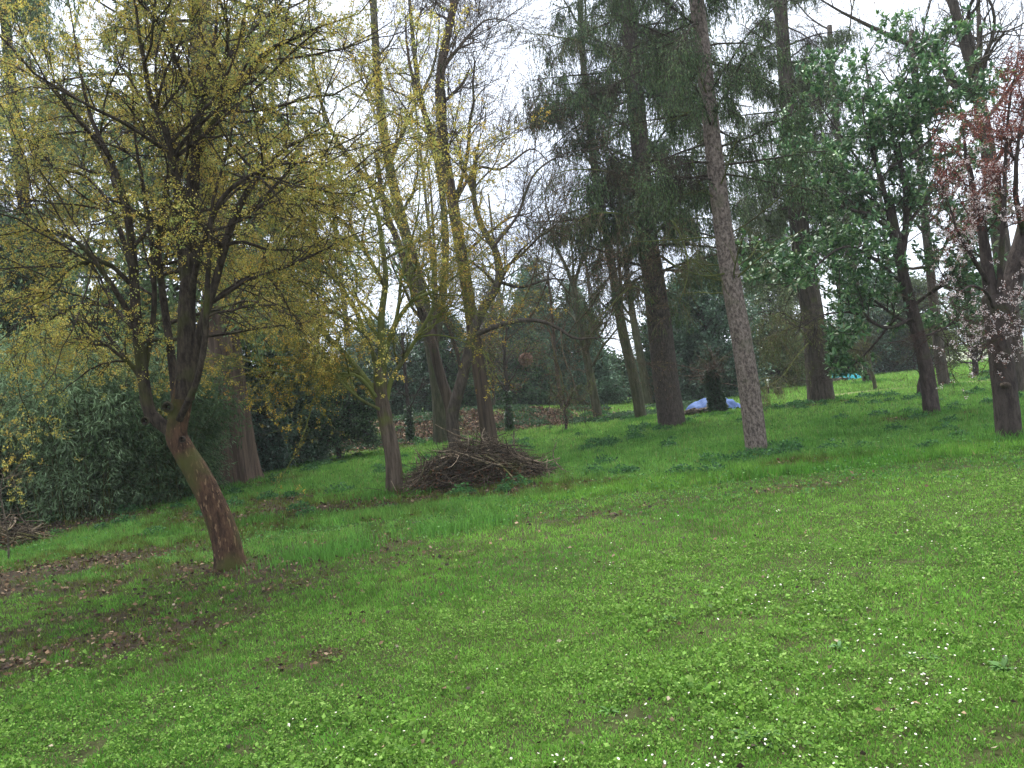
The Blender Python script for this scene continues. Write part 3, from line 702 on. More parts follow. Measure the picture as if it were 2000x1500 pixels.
# T6 tall dark trunk right behind pile
bare_tree('tall smooth brown trunk rising straight behind the crest of the brush pile', (958, 872), [(958, 872), (948, 800), (932, 700), (918, 600), (902, 500), (885, 400), (868, 300), (860, 200), (862, 130), (880, 40), (900, -60), (905, -200)],
          [([(866, 130), (895, 95, .3), (925, 60, .6), (960, 35, .9), (1010, 45, 1.2)], .06, .015),
           ([(862, 150), (880, 110, -.2), (910, 90, -.4), (925, 85, -.6)], .05, .02),
           ([(885, 400), (930, 330, .5), (980, 330, .8), (1040, 290, 1), (1080, 320, 1.2)], .06, .015),
           ([(870, 320), (830, 220, -.5), (800, 120, -.8), (790, 0, -1)], .09, .03),
           ([(902, 500), (960, 450, .5), (1010, 420, .9), (1060, 440, 1.2)], .05, .012)], .235, .09, B_REDWOOD, D=22.5, twmat=B_GREY, n=(10, 10, 6), ln=(3.0, 1.4, .7), seed=53, minr=.006, leaf=(2, .04, .03, [(.25, .12, .12), (.3, .22, .12), (.2, .16, .08)]), group='tall bare trees')
# T7 slim Y fork
bare_tree('slim greenish tree forking into a Y, right of the brush pile on the bank edge', (1168, 818), [(1168, 818), (1158, 760), (1142, 680), (1130, 620), (1121, 560)],
          [([(1121, 562), (1105, 520), (1085, 480), (1070, 420), (1060, 350)], .09, .02), ([(1121, 562), (1132, 520), (1150, 480), (1160, 420), (1155, 350)], .09, .02), ([(1122, 570), (1118, 500), (1112, 440), (1100, 360)], .06, .02),
           ([(1140, 670), (1180, 640, -.5), (1230, 600, -.8)], .04, .01)], .23, .13, B_GREEN, n=(7, 7, 5), ln=(2., 1., .55), seed=59, minr=.005, group='tall bare trees')
# T8 trunk with ivy-ish drape
bare_tree('straight greyish trunk between the Y forked tree and thick spruce', (1252, 820), [(1252, 820), (1238, 740), (1215, 640), (1198, 540), (1180, 430), (1160, 320), (1145, 200), (1135, 50), (1130, -120)],
          [([(1215, 640), (1212, 560, .3), (1205, 450, .4), (1215, 330, .5), (1200, 180, .6)], .09, .03),
           ([(1165, 340), (1130, 270, -.4), (1110, 180, -.8)], .07, .02)], .25, .1, B_GREEN, n=(7, 7, 5), ln=(2.6, 1.3, .65), seed=61, minr=.005, group='tall bare trees')
bare_tree('pale green distant trunk half hidden left of the thick spruce', (1268, 787), [(1268, 787), (1255, 720), (1240, 640), (1228, 560), (1220, 480)], None, .3, .12, B_GREEN, n=(10, 7, 4), ln=(2.4, 1.2, .6), seed=62, minr=.008, D=42, group='tall bare trees')
# T14 tall forked tree top right
bare_tree('tall bare forked tree towering behind the plum at the right edge', (1990, 800), [(1990, 800), (1975, 640), (1955, 480), (1935, 330), (1915, 210), (1895, 120), (1865, 20), (1840, -100)],
          [([(1912, 200), (1870, 160, -.3), (1800, 100, -.6), (1720, 60, -.9), (1640, 20, -1.2), (1560, -30, -1.5)], .11, .03), ([(1905, 170), (1912, 90, .3), (1910, 0, .5), (1920, -120, .6)], .10, .04),
           ([(1920, 240), (1960, 190, .5), (2010, 120, .8), (2060, 40, 1)], .07, .02), ([(1935, 330), (1980, 270, -.5), (2040, 240, -.8), (2100, 180, -1)], .06, .02)],
          .30, .10, B_GREY, D=22, n=(9, 8, 5), ln=(2.8, 1.4, .7), seed=67, minr=.005, group='tall bare trees', trop=(0, 0, .04))
# right hand distance
bare_tree('grey streaked trunk with cracked bark just right of the glossy leaved magnolia', (1845, 757), [(1845, 757), (1835, 690), (1825, 600), (1812, 480), (1800, 360), (1790, 200), (1780, 60)], None, .23, .10, B_GREY, n=(14, 8, 4), ln=(3.6, 1.8, .9), seed=71, minr=.008, group='tall bare trees', leaf=(1, .08, .08, BUD))
bare_tree('pale grey trunk near the turquoise tarp, left of the magnolia', (1697, 748), [(1697, 748), (1688, 690), (1675, 600), (1660, 480), (1645, 350), (1630, 200), (1620, 50)], None, .32, .12, B_GREY, n=(14, 8, 4), ln=(4, 2., 1.), seed=73, minr=.01, group='tall bare trees', leaf=(1, .1, .09, BUD))
bare_tree('small dark orchard tree with pale green tuft crown right of the magnolia', (1905, 736), [(1905, 736), (1905, 712), (1900, 690), (1892, 668)], [([(1902, 700), (1925, 680), (1945, 655)], .06, .02), ([(1900, 690), (1875, 665), (1850, 655)], .06, .02)], .17, .07, B_DARK, n=(9, 8, 6), ln=(1.3, .7, .4), seed=79, minr=.006, group='small trees', leaf=(4, .08, .09, [(.14, .17, .05), (.10, .13, .05)]), flare=.1)
bare_tree('thin black stemmed sapling alone on the grass right of the brush pile', (1105, 846), [(1105, 846), (1106, 820), (1103, 800), (1112, 780), (1120, 762)], None, .06, .035, B_DARK, n=(9, 7, 5), ln=(.9, .45, .25), seed=83, minr=.004, group='small trees', leaf=(2, .04, .045, [(.12, .14, .04), (.09, .11, .03)]), flare=.1)
bare_tree('thin ivy clad trunk on leafy bank left of the mossy trunk', (803, 862), [(803, 862), (800, 830), (797, 790), (790, 720), (785, 650)], None, .11, .06, B_DARK, n=(10, 7, 4), ln=(1.6, .8, .5), seed=89, minr=.006, group='small trees', ivy=(900, 0, .6, .6, .12), flare=.1)
bare_tree('thin ivy clad trunk on leafy bank right of the tall smooth trunk', (996, 843), [(996, 843), (992, 800), (990, 750), (985, 700), (990, 640)], None, .12, .05, B_DARK, n=(14, 8, 5), ln=(1.9, 1., .6), seed=97, minr=.006, group='small trees', ivy=(900, 0, .55, .6, .12), leaf=(3, .1, .08, [(.12, .14, .04), (.09, .11, .03), (.2, .12, .05)]), flare=.1)
bare_tree('thin pinkish brown trunk on top of the bank before the dark conifers', (1098, 798), [(1098, 798), (1090, 740), (1083, 680), (1078, 610), (1070, 540)], None, .12, .05, B_REDWOOD, n=(14, 8, 5), ln=(1.9, 1., .6), seed=101, minr=.007, group='small trees', leaf=(2, .1, .07, [(.12, .14, .04), (.16, .11, .05)]), flare=.1, D=38)
bare_tree('thin pale trunk on the bank directly right of the tall smooth trunk', (966, 812), [(966, 812), (964, 770), (960, 720), (955, 650)], None, .10, .05, B_GREY, n=(10, 8, 4), ln=(1.8, .9, .6), seed=103, minr=.007, group='small trees', D=39, flare=.1)
bare_tree('thin leaning mossy stem standing right of the turquoise tarp', (1710, 762), [(1710, 762), (1705, 735), (1695, 700), (1680, 660)], None, .09, .05, B_GREEN, n=(9, 7, 4), ln=(1.5, .8, .5), seed=107, minr=.006, group='small trees', flare=.1)
bare_tree('thin black crooked stem immediately left of the magnolia trunk', (1798, 778), [(1798, 778), (1795, 755), (1800, 730), (1803, 690)], None, .085, .04, B_DARK, n=(7, 6, 4), ln=(1., .6, .4), seed=109, minr=.005, group='small trees', flare=.1)
# faint tall trees far behind
for i, (px, py, DD, hpx, lb, lf) in enumerate([
    (1000, 800, 62, 420, 'far bare tree showing between the smooth trunk and the dark conifers', 0),
    (1175, 790, 58, 300, 'far bare tree above the conifers at the picture centre', 0),
    (1500, 770, 60, 380, 'far greenish bare tree directly right of the scaly spruce trunk', 1),
    (1560, 770, 70, 520, 'far bare tree seen left of the big spruce trunk with low boughs', 1),
    (1660, 760, 64, 560, 'far tall bare tree above the turquoise tarp', 0),
    (1760, 750, 66, 640, 'far tall bare tree behind the magnolia crown', 0),
    (1400, 775, 72, 420, 'far bare tree between the two spruce trunks', 0),
    (640, 850, 55, 420, 'far bare tree behind the low dark yew', 1),
    (700, 850, 60, 700, 'far tall bare tree behind the mossy tree crown', 1),
    (540, 870, 48, 780, 'far tall bare tree above the dark laurel', 1),
    (880, 830, 66, 700, 'far tall bare tree behind the twin mossy trunks', 0),
    (20, 900, 40, 800, 'far tall bare tree behind the bamboo at the left edge', 1)]):
    top = [(px - hpx * s * .11, py - hpx * s) for s in (0, .3, .6, 1)]
    bare_tree(lb, (px, py), top, None, .32, .07, B_GREY, D=DD, n=(18, 8, 4), ln=(hpx / F * DD * .28, hpx / F * DD * .14, hpx / F * DD * .07), seed=200 + i, minr=.011, group='distant bare trees', leaf=(2, .15, .13, [(.10, .13, .05), (.15, .17, .07)]) if lf else None)

# ---------- redwood behind the leaning tree
b = gp(452, 945); D = b[1]
t = thing('redwood_tree', 'massive reddish brown buttressed trunk behind the leaning tree, beside the bamboo', 'tree', b)
TP, TR, _ = trunk_obj(t, [(455, 950), (448, 850), (440, 740), (432, 640), (427, 540), (418, 400), (405, 250), (395, 100), (385, -100), (380, -300)], D, .62, .24, B_REDWOOD, 48, 80, 1.0, .03, 12, col=(1.45, 1.4, 1.4), base=b, flare=.95)
mb = MB(); c = at(432, 720, D - .5); 
g = np.random.default_rng(120)
k0 = int(len(TP) * .40); tt = spline(TP[k0:], 20)[None]; tr = np.interp(np.linspace(.4, 1, 20), np.linspace(0, 1, len(TR)), TR)[None]
A1, R1 = grow(tt, tr, 150, 3.8, 78, g, 10, .25, .02, (0, 0, -.03), .07, .0, rmax=.06)
A2, R2 = grow(A1, R1, 15, 1.3, 50, g, 7, .4, .006, (0, 0, -.16), .15, .2)
wood(t, [(A1, R1, 5), (A2, R2, 3)], B_DARK, minr=.004)
mb = MB(); p, T = pts_on(A2, 26, g, .1)
GPAL = [(.12, .19, .08), (.15, .23, .09), (.19, .27, .12), (.09, .14, .06)]
leaves(mb, p, T + g.normal(0, .5, p.shape) + np.array([0, 0, -.4]), .2, g, .22, GPAL); mb.build('foliage', NEEDLE, t)

# ---------- spruces
def spruce(label, base, path, r0, r1, mat, seed, t0, nb, ln, side=None, hang=.55, density=1., pal=None, flare=.2, name='spruce_tree', D=None, hn=14, size=.1, dead=0, flute=.2, trop=-.02, minr=.0):
    b = gp(*base)
    if D is not None:
        p = at(base[0], base[1], D); b = np.array([p[0], D, float(H(p[0], D))])
    D = b[1]; t = thing(name, label, 'tree', b, 'spruces in the lawn')
    TP, TR, _ = trunk_obj(t, path, D, r0, r1, mat, 32, 60, flute, .03, seed, base=b, flare=flare)
    g = np.random.default_rng(seed); k0 = int(len(TP) * t0)
    tt = spline(TP[k0:], 24)[None]; tr = np.interp(np.linspace(t0, 1, 24), np.linspace(0, 1, len(TR)), TR)[None]
    A1, R1 = grow(tt, tr, nb, ln, 84, g, 12, .16, .02, (0, 0, trop), .06, .0, out=side, rmax=.05, lvar=.35, taper=.75)
    A2, R2 = grow(A1, R1, 13, ln * .28, 55, g, 6, .4, .006, (0, 0, -.12), .12, .15)
    AA = np.concatenate([A2, grow(A1, R1, 10, ln * .1, 70, g, 6, .4, .006, (0, 0, -.3), .1, .2)[0]])
    A3, R3 = grow(AA, np.full(AA.shape[:2], .006), hn, hang, 75, g, 5, .5, .003, (0, 0, -.75), .07, .1)
    wood(t, [(A1, R1, 5), (A2, R2, 3), (A3, R3 * 0 + .003, 3)], B_DARK, (.9, .95, .8), minr=minr)
    k = vnoise(A3[:, 0, 0] * 1.1 + A3[:, 0, 1], A3[:, 0, 2] * 1.1, 1, seed) < density
    A3 = A3[k]; mb = MB(); p, T = pts_on(A3, 9, g, .0)
    leaves(mb, p, T + g.normal(0, .28, p.shape), size, g, .22, pal or [(.075, .13, .055), (.105, .17, .065), (.14, .205, .075), (.06, .105, .055)])
    mb.build('foliage', NEEDLE, t)
    return t, TP, TR, A1
SP1 = spruce('thick dark spruce trunk with drooping curtains of needles, left of the scaly one', (1312, 832), [(1312, 832), (1300, 740), (1290, 650), (1278, 560), (1264, 460), (1255, 350), (1245, 230), (1232, 100), (1222, -60), (1215, -220)], .46, .2, B_SPRUCE, 131, .42, 96, 3.3, density=.74)
SP2 = spruce('scaly pinkish grey spruce trunk standing alone in the mid lawn', (1478, 886), [(1478, 886), (1466, 780), (1448, 660), (1430, 560), (1412, 440), (1398, 330), (1386, 220), (1370, 80), (1352, -80), (1340, -220)], .215, .12, B_SCALY, 137, .58, 46, 2.1, hang=.3, size=.055, hn=10, flare=.15, density=.75)
# bare dead limbs on the scaly trunk
g = np.random.default_rng(139)
TP, TR = SP2[1], SP2[2]
dd, rd = grow(TP[None, 22:46], TR[None, 22:46], 26, 1.3, 80, g, 9, .2, .012, (0, 0, .03), .1, 0, rmax=.018)
d2, r2 = grow(dd, rd, 7, .5, 45, g, 6, .5, .004, (0, 0, -.05), .16, .2)
wood(SP2[0], [(dd, rd, 5), (d2, r2, 3)], B_LICHEN, (.7, .7, .7), 'dead_branches')
SP3 = spruce('large trunk with flared base and low drooping boughs, left of the turquoise tarp', (1605, 786), [(1605, 786), (1598, 720), (1590, 640), (1575, 540), (1562, 450), (1552, 340), (1542, 230), (1530, 100), (1520, -80)], .50, .22, B_GREY, 149, .5, 60, 2.8, flare=.5, hang=.5, flute=.5, density=.6, pal=[(.10, .15, .07), (.13, .18, .08), (.16, .21, .09)])
# low mossy drooping boughs of the thick spruces
g = np.random.default_rng(151)
for (root, paths, DD, pal) in [(SP1[0], [([(1290, 500), (1330, 520, -2), (1370, 480, -3)], .05, .02), ([(1285, 600), (1240, 560, -1.5), (1190, 600, -2.5), (1150, 640, -3)], .05, .015), ([(1270, 470), (1310, 430, -2), (1340, 520, -3), (1310, 620, -3.4)], .05, .012), ([(1262, 440), (1220, 420, -1.5), (1160, 420, -2.5), (1110, 450, -3)], .05, .015), ([(1258, 380), (1200, 340, -1), (1120, 330, -2), (1050, 350, -3)], .05, .012), ([(1245, 200), (1180, 100, -1), (1080, 70, -2), (990, 65, -2.5)], .05, .01)], SP1[1][3][1], [(.07, .11, .04), (.10, .14, .05), (.14, .17, .06)]),
                    (SP3[0], [([(1580, 560), (1540, 500, -2), (1490, 490, -3), (1450, 460, -4)], .05, .015), ([(1585, 640), (1540, 640, -1.5), (1500, 680, -2)], .05, .015), ([(1590, 660), (1560, 690, -1), (1520, 740, -2), (1480, 760, -2.4)], .04, .012), ([(1585, 610), (1630, 640, -1), (1680, 680, -1.5)], .04, .012), ([(1590, 680), (1560, 640, -1.8), (1530, 610, -2.3), (1500, 620, -3)], .05, .012)], SP3[1][3][1], [(.15, .18, .055), (.11, .15, .05), (.19, .20, .06)])]:
    LP, LR = limb_set(root, paths, DD, B_LICHEN, 5, 18, 7, name='bough')
    A2, R2 = grow(LP, LR, 22, .9, 55, g, 7, .4, .006, (0, 0, -.15), .15, .2)
    A3, R3 = grow(A2, R2, 9, .5, 60, g, 5, .5, .004, (0, 0, -.5), .12, .1)
    wood(root, [(A2, R2, 4), (A3, R3, 3)], B_GREY, (2.0, 1.9, 1.4), 'bough_twigs', minr=.004)
    mb = MB(); p, T = pts_on(A3, 5, g, 0.); leaves(mb, p, T + g.normal(0, .3, p.shape), .09, g, .22, pal); mb.build('bough_needles', NEEDLE, root)

spruce('tall pale green drooping evergreen rising behind the bamboo at upper left', (110, 960), [(110, 960), (95, 800), (70, 600), (45, 380), (20, 150), (0, -100), (-20, -300)], .3, .12, B_DARK, 155, .32, 90, 3.6, density=.75, D=27, hang=.6, size=.15, hn=11, pal=[(.14, .21, .09), (.18, .26, .11), (.22, .30, .13), (.11, .17, .08)])
# ---------- magnolia
b = gp(1820, 812); D = b[1]
t = thing('magnolia_tree', 'evergreen tree with large glossy leaves and dark trunk, left of the pink plum', 'tree', b)
TP, TR, _ = trunk_obj(t, [(1820, 812), (1812, 740), (1800, 680), (1780, 600), (1765, 540), (1752, 470), (1735, 380)], D, .19, .09, B_DARK, 26, 50, .6, .04, 15, base=b, flare=.5)
paths = [([(1765, 545), (1745, 470), (1735, 400), (1715, 330), (1690, 250), (1680, 170)], .09, .02), ([(1760, 520), (1770, 430), (1765, 350), (1740, 260), (1760, 170), (1790, 110)], .08, .02),
         ([(1750, 460), (1700, 420, -.4), (1640, 400, -.7), (1580, 340, -1), (1540, 280, -1.2)], .05, .015), ([(1752, 470), (1800, 400, .3), (1840, 350, .5), (1880, 290, .7)], .05, .015),
         ([(1785, 620), (1730, 640, -.5), (1670, 610, -.9), (1600, 610, -1.2), (1540, 650, -1.4)], .045, .012), ([(1790, 640), (1740, 610, .6), (1680, 560, 1), (1620, 500, 1.3), (1560, 470, 1.5)], .045, .012),
         ([(1780, 600), (1830, 560, -.4), (1870, 520, -.8), (1880, 450, -1)], .045, .012), ([(1740, 400), (1690, 330, .8), (1620, 230, 1.2), (1590, 170, 1.4)], .04, .012),
         ([(1770, 560), (1700, 500, -1), (1640, 480, -1.5), (1560, 540, -1.8), (1510, 560, -2)], .04, .012), ([(1795, 660), (1850, 640, .4), (1890, 600, .6)], .03, .01),
         ([(1775, 590), (1700, 680, .5), (1650, 720, .6), (1620, 715, .6)], .03, .01), ([(1735, 330), (1820, 270, -.5), (1850, 200, -.7)], .04, .012)]
LP, LR = limb_set(t, paths, D, B_DARK, 16)
g = np.random.default_rng(161)
A1, R1 = grow(LP, LR, 15, 1.15, 55, g, 8, .5, .01, (0, 0, .05), .18, .15, rmax=.02)
A2, R2 = grow(A1, R1, 11, .55, 48, g, 6, .6, .005, (0, 0, .05), .2, .2)
wood(t, [(A1, R1, 5), (A2, R2, 4)], B_DARK)
tip = np.concatenate([A2[:, -1], A2[::2, 3], A1[:, -1]]); td = nrm(np.concatenate([A2[:, -1] - A2[:, -2], A2[::2, 4] - A2[::2, 2], A1[:, -1] - A1[:, -2]]))
mx_, my_ = proj(tip); k = ~((mx_ < 1615) & (my_ > 560)) & (my_ < 735) & ~((mx_ > 1760) & (my_ > 640)); tip, td = tip[k], td[k]
n = 12; p = np.repeat(tip, n, 0) - np.repeat(td, n, 0) * g.uniform(0, .12, (len(tip) * n, 1)); d = np.repeat(td, n, 0) * .45 + nrm(g.normal(size=p.shape)) * .9 + np.array([0, 0, .1])
mb = MB()
# long glossy leaf with four faces so that it catches the sky
a = nrm(d); s = nrm(np.cross(a, g.normal(0, .35, a.shape) + np.array([0, 0, 1.]))); up = np.cross(s, a); Ls = g.uniform(.09, .17, (len(p), 1)); w = Ls * .19
v = np.stack([p, p + a * Ls * .45 + s * w + up * w * .25, p + a * Ls * .8 + s * w * .75 + up * w * .1 - up * Ls * .03, p + a * Ls - up * Ls * .08, p + a * Ls * .8 - s * w * .75 + up * w * .1 - up * Ls * .03, p + a * Ls * .45 - s * w + up * w * .25], 1).reshape(-1, 3)
i = np.arange(len(p))[:, None] * 6
pal = np.array([(.07, .16, .065), (.11, .22, .085), (.15, .28, .10), (.05, .12, .055), (.23, .36, .13), (.22, .25, .13)]); c = pal[g.choice(6, len(p), p=[.26, .26, .2, .16, .08, .04])] * g.uniform(.7, 1.3, (len(p), 1))
mb.add(v, q=np.concatenate([i + [0, 1, 4, 5], i + [1, 2, 3, 4]]), c=np.repeat(c, 6, 0)); mb.build('foliage', GLOSSY, t)

# ---------- plum with pink blossom at the right edge
b = gp(1972, 858); D = b[1]
t = thing('plum_tree', 'dark trunked plum with pale pink blossom and red leaves at the right edge', 'tree', b)
trunk_obj(t, [(1972, 858), (1965, 780), (1955, 700), (1945, 630), (1940, 580)], D, .175, .165, B_DARK, 30, 50, .6, .05, 18, base=b, flare=.4)
paths = [([(1942, 610), (1930, 540), (1920, 470), (1905, 400), (1890, 320, -.2), (1880, 240, -.3)], .11, .03), ([(1945, 620), (1975, 560), (1995, 480), (2015, 400), (2040, 280), (2060, 120)], .17, .07),
         ([(1950, 600), (1955, 500, -.3), (1960, 420, -.5), (1965, 320, -.6), (1975, 200, -.7), (1990, 100, -.8)], .05, .015), ([(1935, 560), (1900, 500, -.4), (1870, 440, -.7), (1850, 360, -.9)], .04, .01),
         ([(2000, 460), (1985, 380, -.6), (1990, 280, -.9), (2010, 160, -1)], .05, .015), ([(1990, 500), (2030, 560, -.8), (2050, 600, -1.2), (2040, 640, -1.4)], .04, .01),
         ([(1940, 600, -.2), (1925, 570, -.6), (1890, 560, -.9), (1850, 600, -1.1), (1835, 640, -1.2)], .025, .006), ([(1970, 560, -.2), (1980, 600, -.6), (1970, 640, -.9), (1945, 680, -1.1)], .02, .006)]
LP, LR = limb_set(t, paths, D, B_DARK, 19)
mb = MB(); c = at(1963, 752, D - .2)
u_ = np.linspace(0, math.pi, 9); w_ = np.linspace(0, 2 * math.pi, 17)[:-1]; U_, W_ = np.meshgrid(u_, w_, indexing='ij')
rr_ = 1 + .18 * np.sin(3 * W_ + 2 * U_) + .1 * np.sin(7 * W_)
v = np.stack([c[0] + .075 * rr_ * np.sin(U_) * np.cos(W_), c[1] + .07 * rr_ * np.sin(U_) * np.sin(W_), c[2] + .04 * rr_ * np.cos(U_)], -1).reshape(-1, 3)
q = np.concatenate([np.stack([k * 16 + np.arange(16), k * 16 + (np.arange(16) + 1) % 16, (k + 1) * 16 + (np.arange(16) + 1) % 16, (k + 1) * 16 + np.arange(16)], 1) for k in range(8)])
mb.add(v, q); mb.build('burl', B_MOSSY, t, True)
g = np.random.default_rng(171)
A1, R1 = grow(LP, LR, 11, .7, 45, g, 8, .4, .007, (0, 0, .04), .15, .2, rmax=.014)
A2, R2 = grow(A1, R1, 8, .42, 40, g, 6, .55, .004, (0, 0, .03), .16, .15)
A3, R3 = grow(A2, R2, 4, .2, 40, g, 4, .6, .0028, (0, 0, .0), .16, .15)
wood(t, [(A1, R1, 5), (A2, R2, 3), (A3, R3, 3)], B_DARK, (.9, .7, .65))
px_, py_ = proj(A3[:, 2]); u_ = g.uniform(0, 1, len(A3)); k = (px_ > 1822) & (u_ < np.where(py_ > 590, .22, np.where(py_ > 500, .5, 1)) * np.clip((px_ - 1800) / 90, .3, 1)); A3 = A3[k]
hi = (A3[:, 2, 2] + g.normal(0, .75, len(A3)) + .25 * np.sin(A3[:, 2, 0] * 5)) > 3.75
mb = MB(); puffs(mb, A3[~hi], 3, g, 6, .014, .019, [(.76, .68, .66), (.82, .76, .75), (.64, .52, .49), (.74, .60, .57)], .8); puffs(mb, A3[hi][::6], 2, g, 3, .02, .024, [(.55, .42, .40)], .8); mb.build('blossom', PETAL, t)
mb = MB(); puffs(mb, A3[hi], 7, g, 2, .02, .034, [(.16, .045, .042), (.20, .06, .05), (.11, .035, .032), (.24, .10, .06)], .5); puffs(mb, A3[~hi], 2, g, 2, .02, .03, [(.18, .07, .045), (.13, .05, .035)], .5); mb.build('foliage', LEAF, t)

# ------------------------------------------------------------------ shrubs and background evergreens
def crown_shrub(name, label, cat, base_px, W_, Hh, seed, pal, size, n, shape='round', mat=None, D=None, trunk=True, group=None, z0=0., depth=None, lumps=26, aspect=.5, droop=0., tr=.1):
    b = gp(*base_px)
    if D is not None:
        p = at(base_px[0], base_px[1], D); b = np.array([p[0], D, float(H(p[0], D))])
    g = np.random.default_rng(seed); t = thing(name, label, cat, b, group); depth = depth or W_
    # leaves sit on many boughs spread through the crown volume
    u = g.uniform(0, 1, lumps * 8); 
    if shape == 'cone':
        hz = 1 - np.sqrt(g.uniform(0.0, 1, lumps * 8)) ; rad = (1 - hz) ** .8 * (.75 + .45 * g.uniform(0, 1, lumps * 8) ** 2); 
    else:
        hz = g.uniform(0, 1, lumps * 8); rad = np.sqrt(np.clip(1 - (hz * 1.6 - .6) ** 2, .05, 1)) * (.8 + .4 * g.uniform(0, 1, lumps * 8) ** 2)
    a = g.uniform(0, 6.28, lumps * 8)
    tip = np.stack([np.cos(a) * rad * W_ / 2, np.sin(a) * rad * depth / 2, z0 + hz * (Hh - z0)], 1)
    root = np.stack([0 * a, 0 * a, np.clip(tip[:, 2] - (.25 if shape == 'cone' else .5) * rad * W_ / 2, z0 * .8 + .05, Hh)], 1)
    s = np.linspace(0, 1, 7)[None, :, None]; B = root[:, None] * (1 - s) + tip[:, None] * s
    B[:, :, 2] += (.10 * W_ * np.sin(np.linspace(0, math.pi, 7)))[None] * (1 if droop >= 0 else 0)
    B += b
    if trunk:
        mb = MB(); TPt = np.stack([b + np.array([0, 0, z]) for z in np.linspace(-.2, Hh * (.9 if shape == 'cone' else .6), 8)]); tubes(mb, TPt[None], np.linspace(tr, tr * .25, 8)[None], 10); mb.build('trunk', B_DARK, t, True)
    A2, R2 = grow(B, np.full(B.shape[:2], .03), 7, W_ * .16, 50, g, 5, .4, .008, (0, 0, -droop), .18, .3)
    mb = MB(); tubes(mb, B, np.tile(np.linspace(tr * .3, .012, 7), (len(B), 1)), 4, (1, 1, 1), False); tubes(mb, A2, R2, 3, (1, 1, 1), False); mb.build('branches', B_DARK, t)
    m = max(1, n // len(A2)); p, T = pts_on(A2, m, g, .05); p = p + g.normal(0, W_ * .028, p.shape)
    p[:, 2] = np.maximum(p[:, 2], H(p[:, 0], p[:, 1]) + .05)
    mb = MB(); leaves(mb, p, T * .6 + g.normal(0, .6, p.shape) + np.array([0, 0, -droop]), size, g, aspect, pal); mb.build('crown', mat or LEAF, t)
    return t
DK = [(.045, .085, .045), (.065, .12, .055), (.085, .15, .065), (.035, .06, .038)]
HOL = [(.06, .12, .07), (.09, .165, .095), (.13, .21, .135), (.045, .085, .05)]
crown_shrub('laurel_bush', 'large dark blue green laurel mass right of the redwood trunk', 'bush', (545, 915), 3.6, 6.6, 301, HOL, .13, 60000, mat=GLOSSY, depth=3.5, tr=.12)
crown_shrub('laurel_bush', 'low glossy blue green bush tucked against the right side of the redwood', 'bush', (515, 925), 1.6, 2.6, 302, [(.06, .11, .075), (.08, .14, .10), (.045, .08, .05)], .11, 14000, mat=GLOSSY)
crown_shrub('yew_tree', 'low dark yew with short black trunk on the lawn left of the mossy tree', 'tree', (663, 898), 3.6, 3.2, 303, DK, .10, 46000, z0=.55, mat=NEEDLE, tr=.10)
crown_shrub('yew_tree', 'small dark evergreen between the laurel and low yew', 'tree', (588, 900), 2.6, 3.4, 304, HOL, .12, 22000, mat=GLOSSY, z0=.2, D=31)
crown_shrub('yew_tree', 'dark rounded evergreen behind the leafy bank left of the mossy trunk', 'tree', (760, 850), 4.4, 5.0, 305, HOL, .15, 30000, mat=GLOSSY, D=42)
crown_shrub('yew_tree', 'dark evergreen filling the gap between the twin mossy trunks and smooth trunk', 'tree', (880, 835), 4.4, 5.4, 306, DK, .15, 30000, D=44, mat=NEEDLE)
CG = 'dark conifers beyond the bank'
BL = [(.075, .14, .085), (.10, .18, .105), (.13, .22, .13), (.055, .10, .06)]
crown_shrub('conifer', 'tallest dark blue green conifer behind the thin pinkish trunk', 'tree', (1070, 800), 6.0, 9.6, 311, BL, .24, 46000, 'cone', NEEDLE, D=50, group=CG, droop=.1, tr=.2, aspect=.35)
crown_shrub('conifer', 'dark conifer directly right of the tallest one, behind the Y forked tree', 'tree', (1145, 795), 5.0, 7.8, 312, BL, .24, 34000, 'cone', NEEDLE, D=49, group=CG, droop=.1, tr=.2, aspect=.35)
crown_shrub('conifer', 'pale brownish conifer behind the arching branch, left of the tallest one', 'tree', (985, 805), 5.0, 8.4, 313, [(.13, .12, .07), (.10, .10, .06), (.07, .09, .05)], .24, 26000, 'cone', NEEDLE, D=54, group=CG, droop=.1, tr=.2, aspect=.35)
crown_shrub('conifer', 'dark conifer low behind the ivy clad trunk on the bank', 'tree', (1030, 800), 4.5, 6.0, 314, DK, .2, 24000, 'cone', NEEDLE, D=46, group=CG, droop=.1, tr=.2, aspect=.35)
crown_shrub('evergreen_tree', 'dark leafy evergreen between the two spruce trunks above the blue tarp', 'tree', (1395, 785), 5.2, 7.2, 315, HOL, .18, 46000, mat=GLOSSY, D=42)
crown_shrub('evergreen_tree', 'dark evergreen close behind the thick spruce trunk', 'tree', (1330, 790), 4.6, 5.6, 316, DK, .18, 30000, D=44, mat=NEEDLE)
crown_shrub('evergreen_tree', 'pale olive feathery evergreen just right of the scaly spruce', 'tree', (1525, 775), 4.6, 7.2, 317, [(.15, .19, .08), (.12, .17, .07), (.19, .22, .11)], .15, 34000, mat=NEEDLE, D=46, droop=.3)
crown_shrub('evergreen_tree', 'dark evergreen behind the magnolia crown, above the turquoise tarp', 'tree', (1720, 745), 6.0, 6.2, 318, HOL, .18, 34000, D=54, mat=GLOSSY)
crown_shrub('evergreen_tree', 'olive green tree behind the magnolia trunk', 'tree', (1790, 742), 5.0, 6.0, 319, [(.08, .11, .05), (.10, .13, .05), (.06, .09, .04)], .16, 22000, D=52, z0=.8)
crown_shrub('bush', 'pale flowering bush at the lawn edge just left of the magnolia trunk', 'bush', (1775, 735), 3.2, 2.4, 320, [(.12, .15, .09), (.3, .3, .27), (.07, .10, .05)], .12, 12000, D=55, group='bushes at the lawn edge')
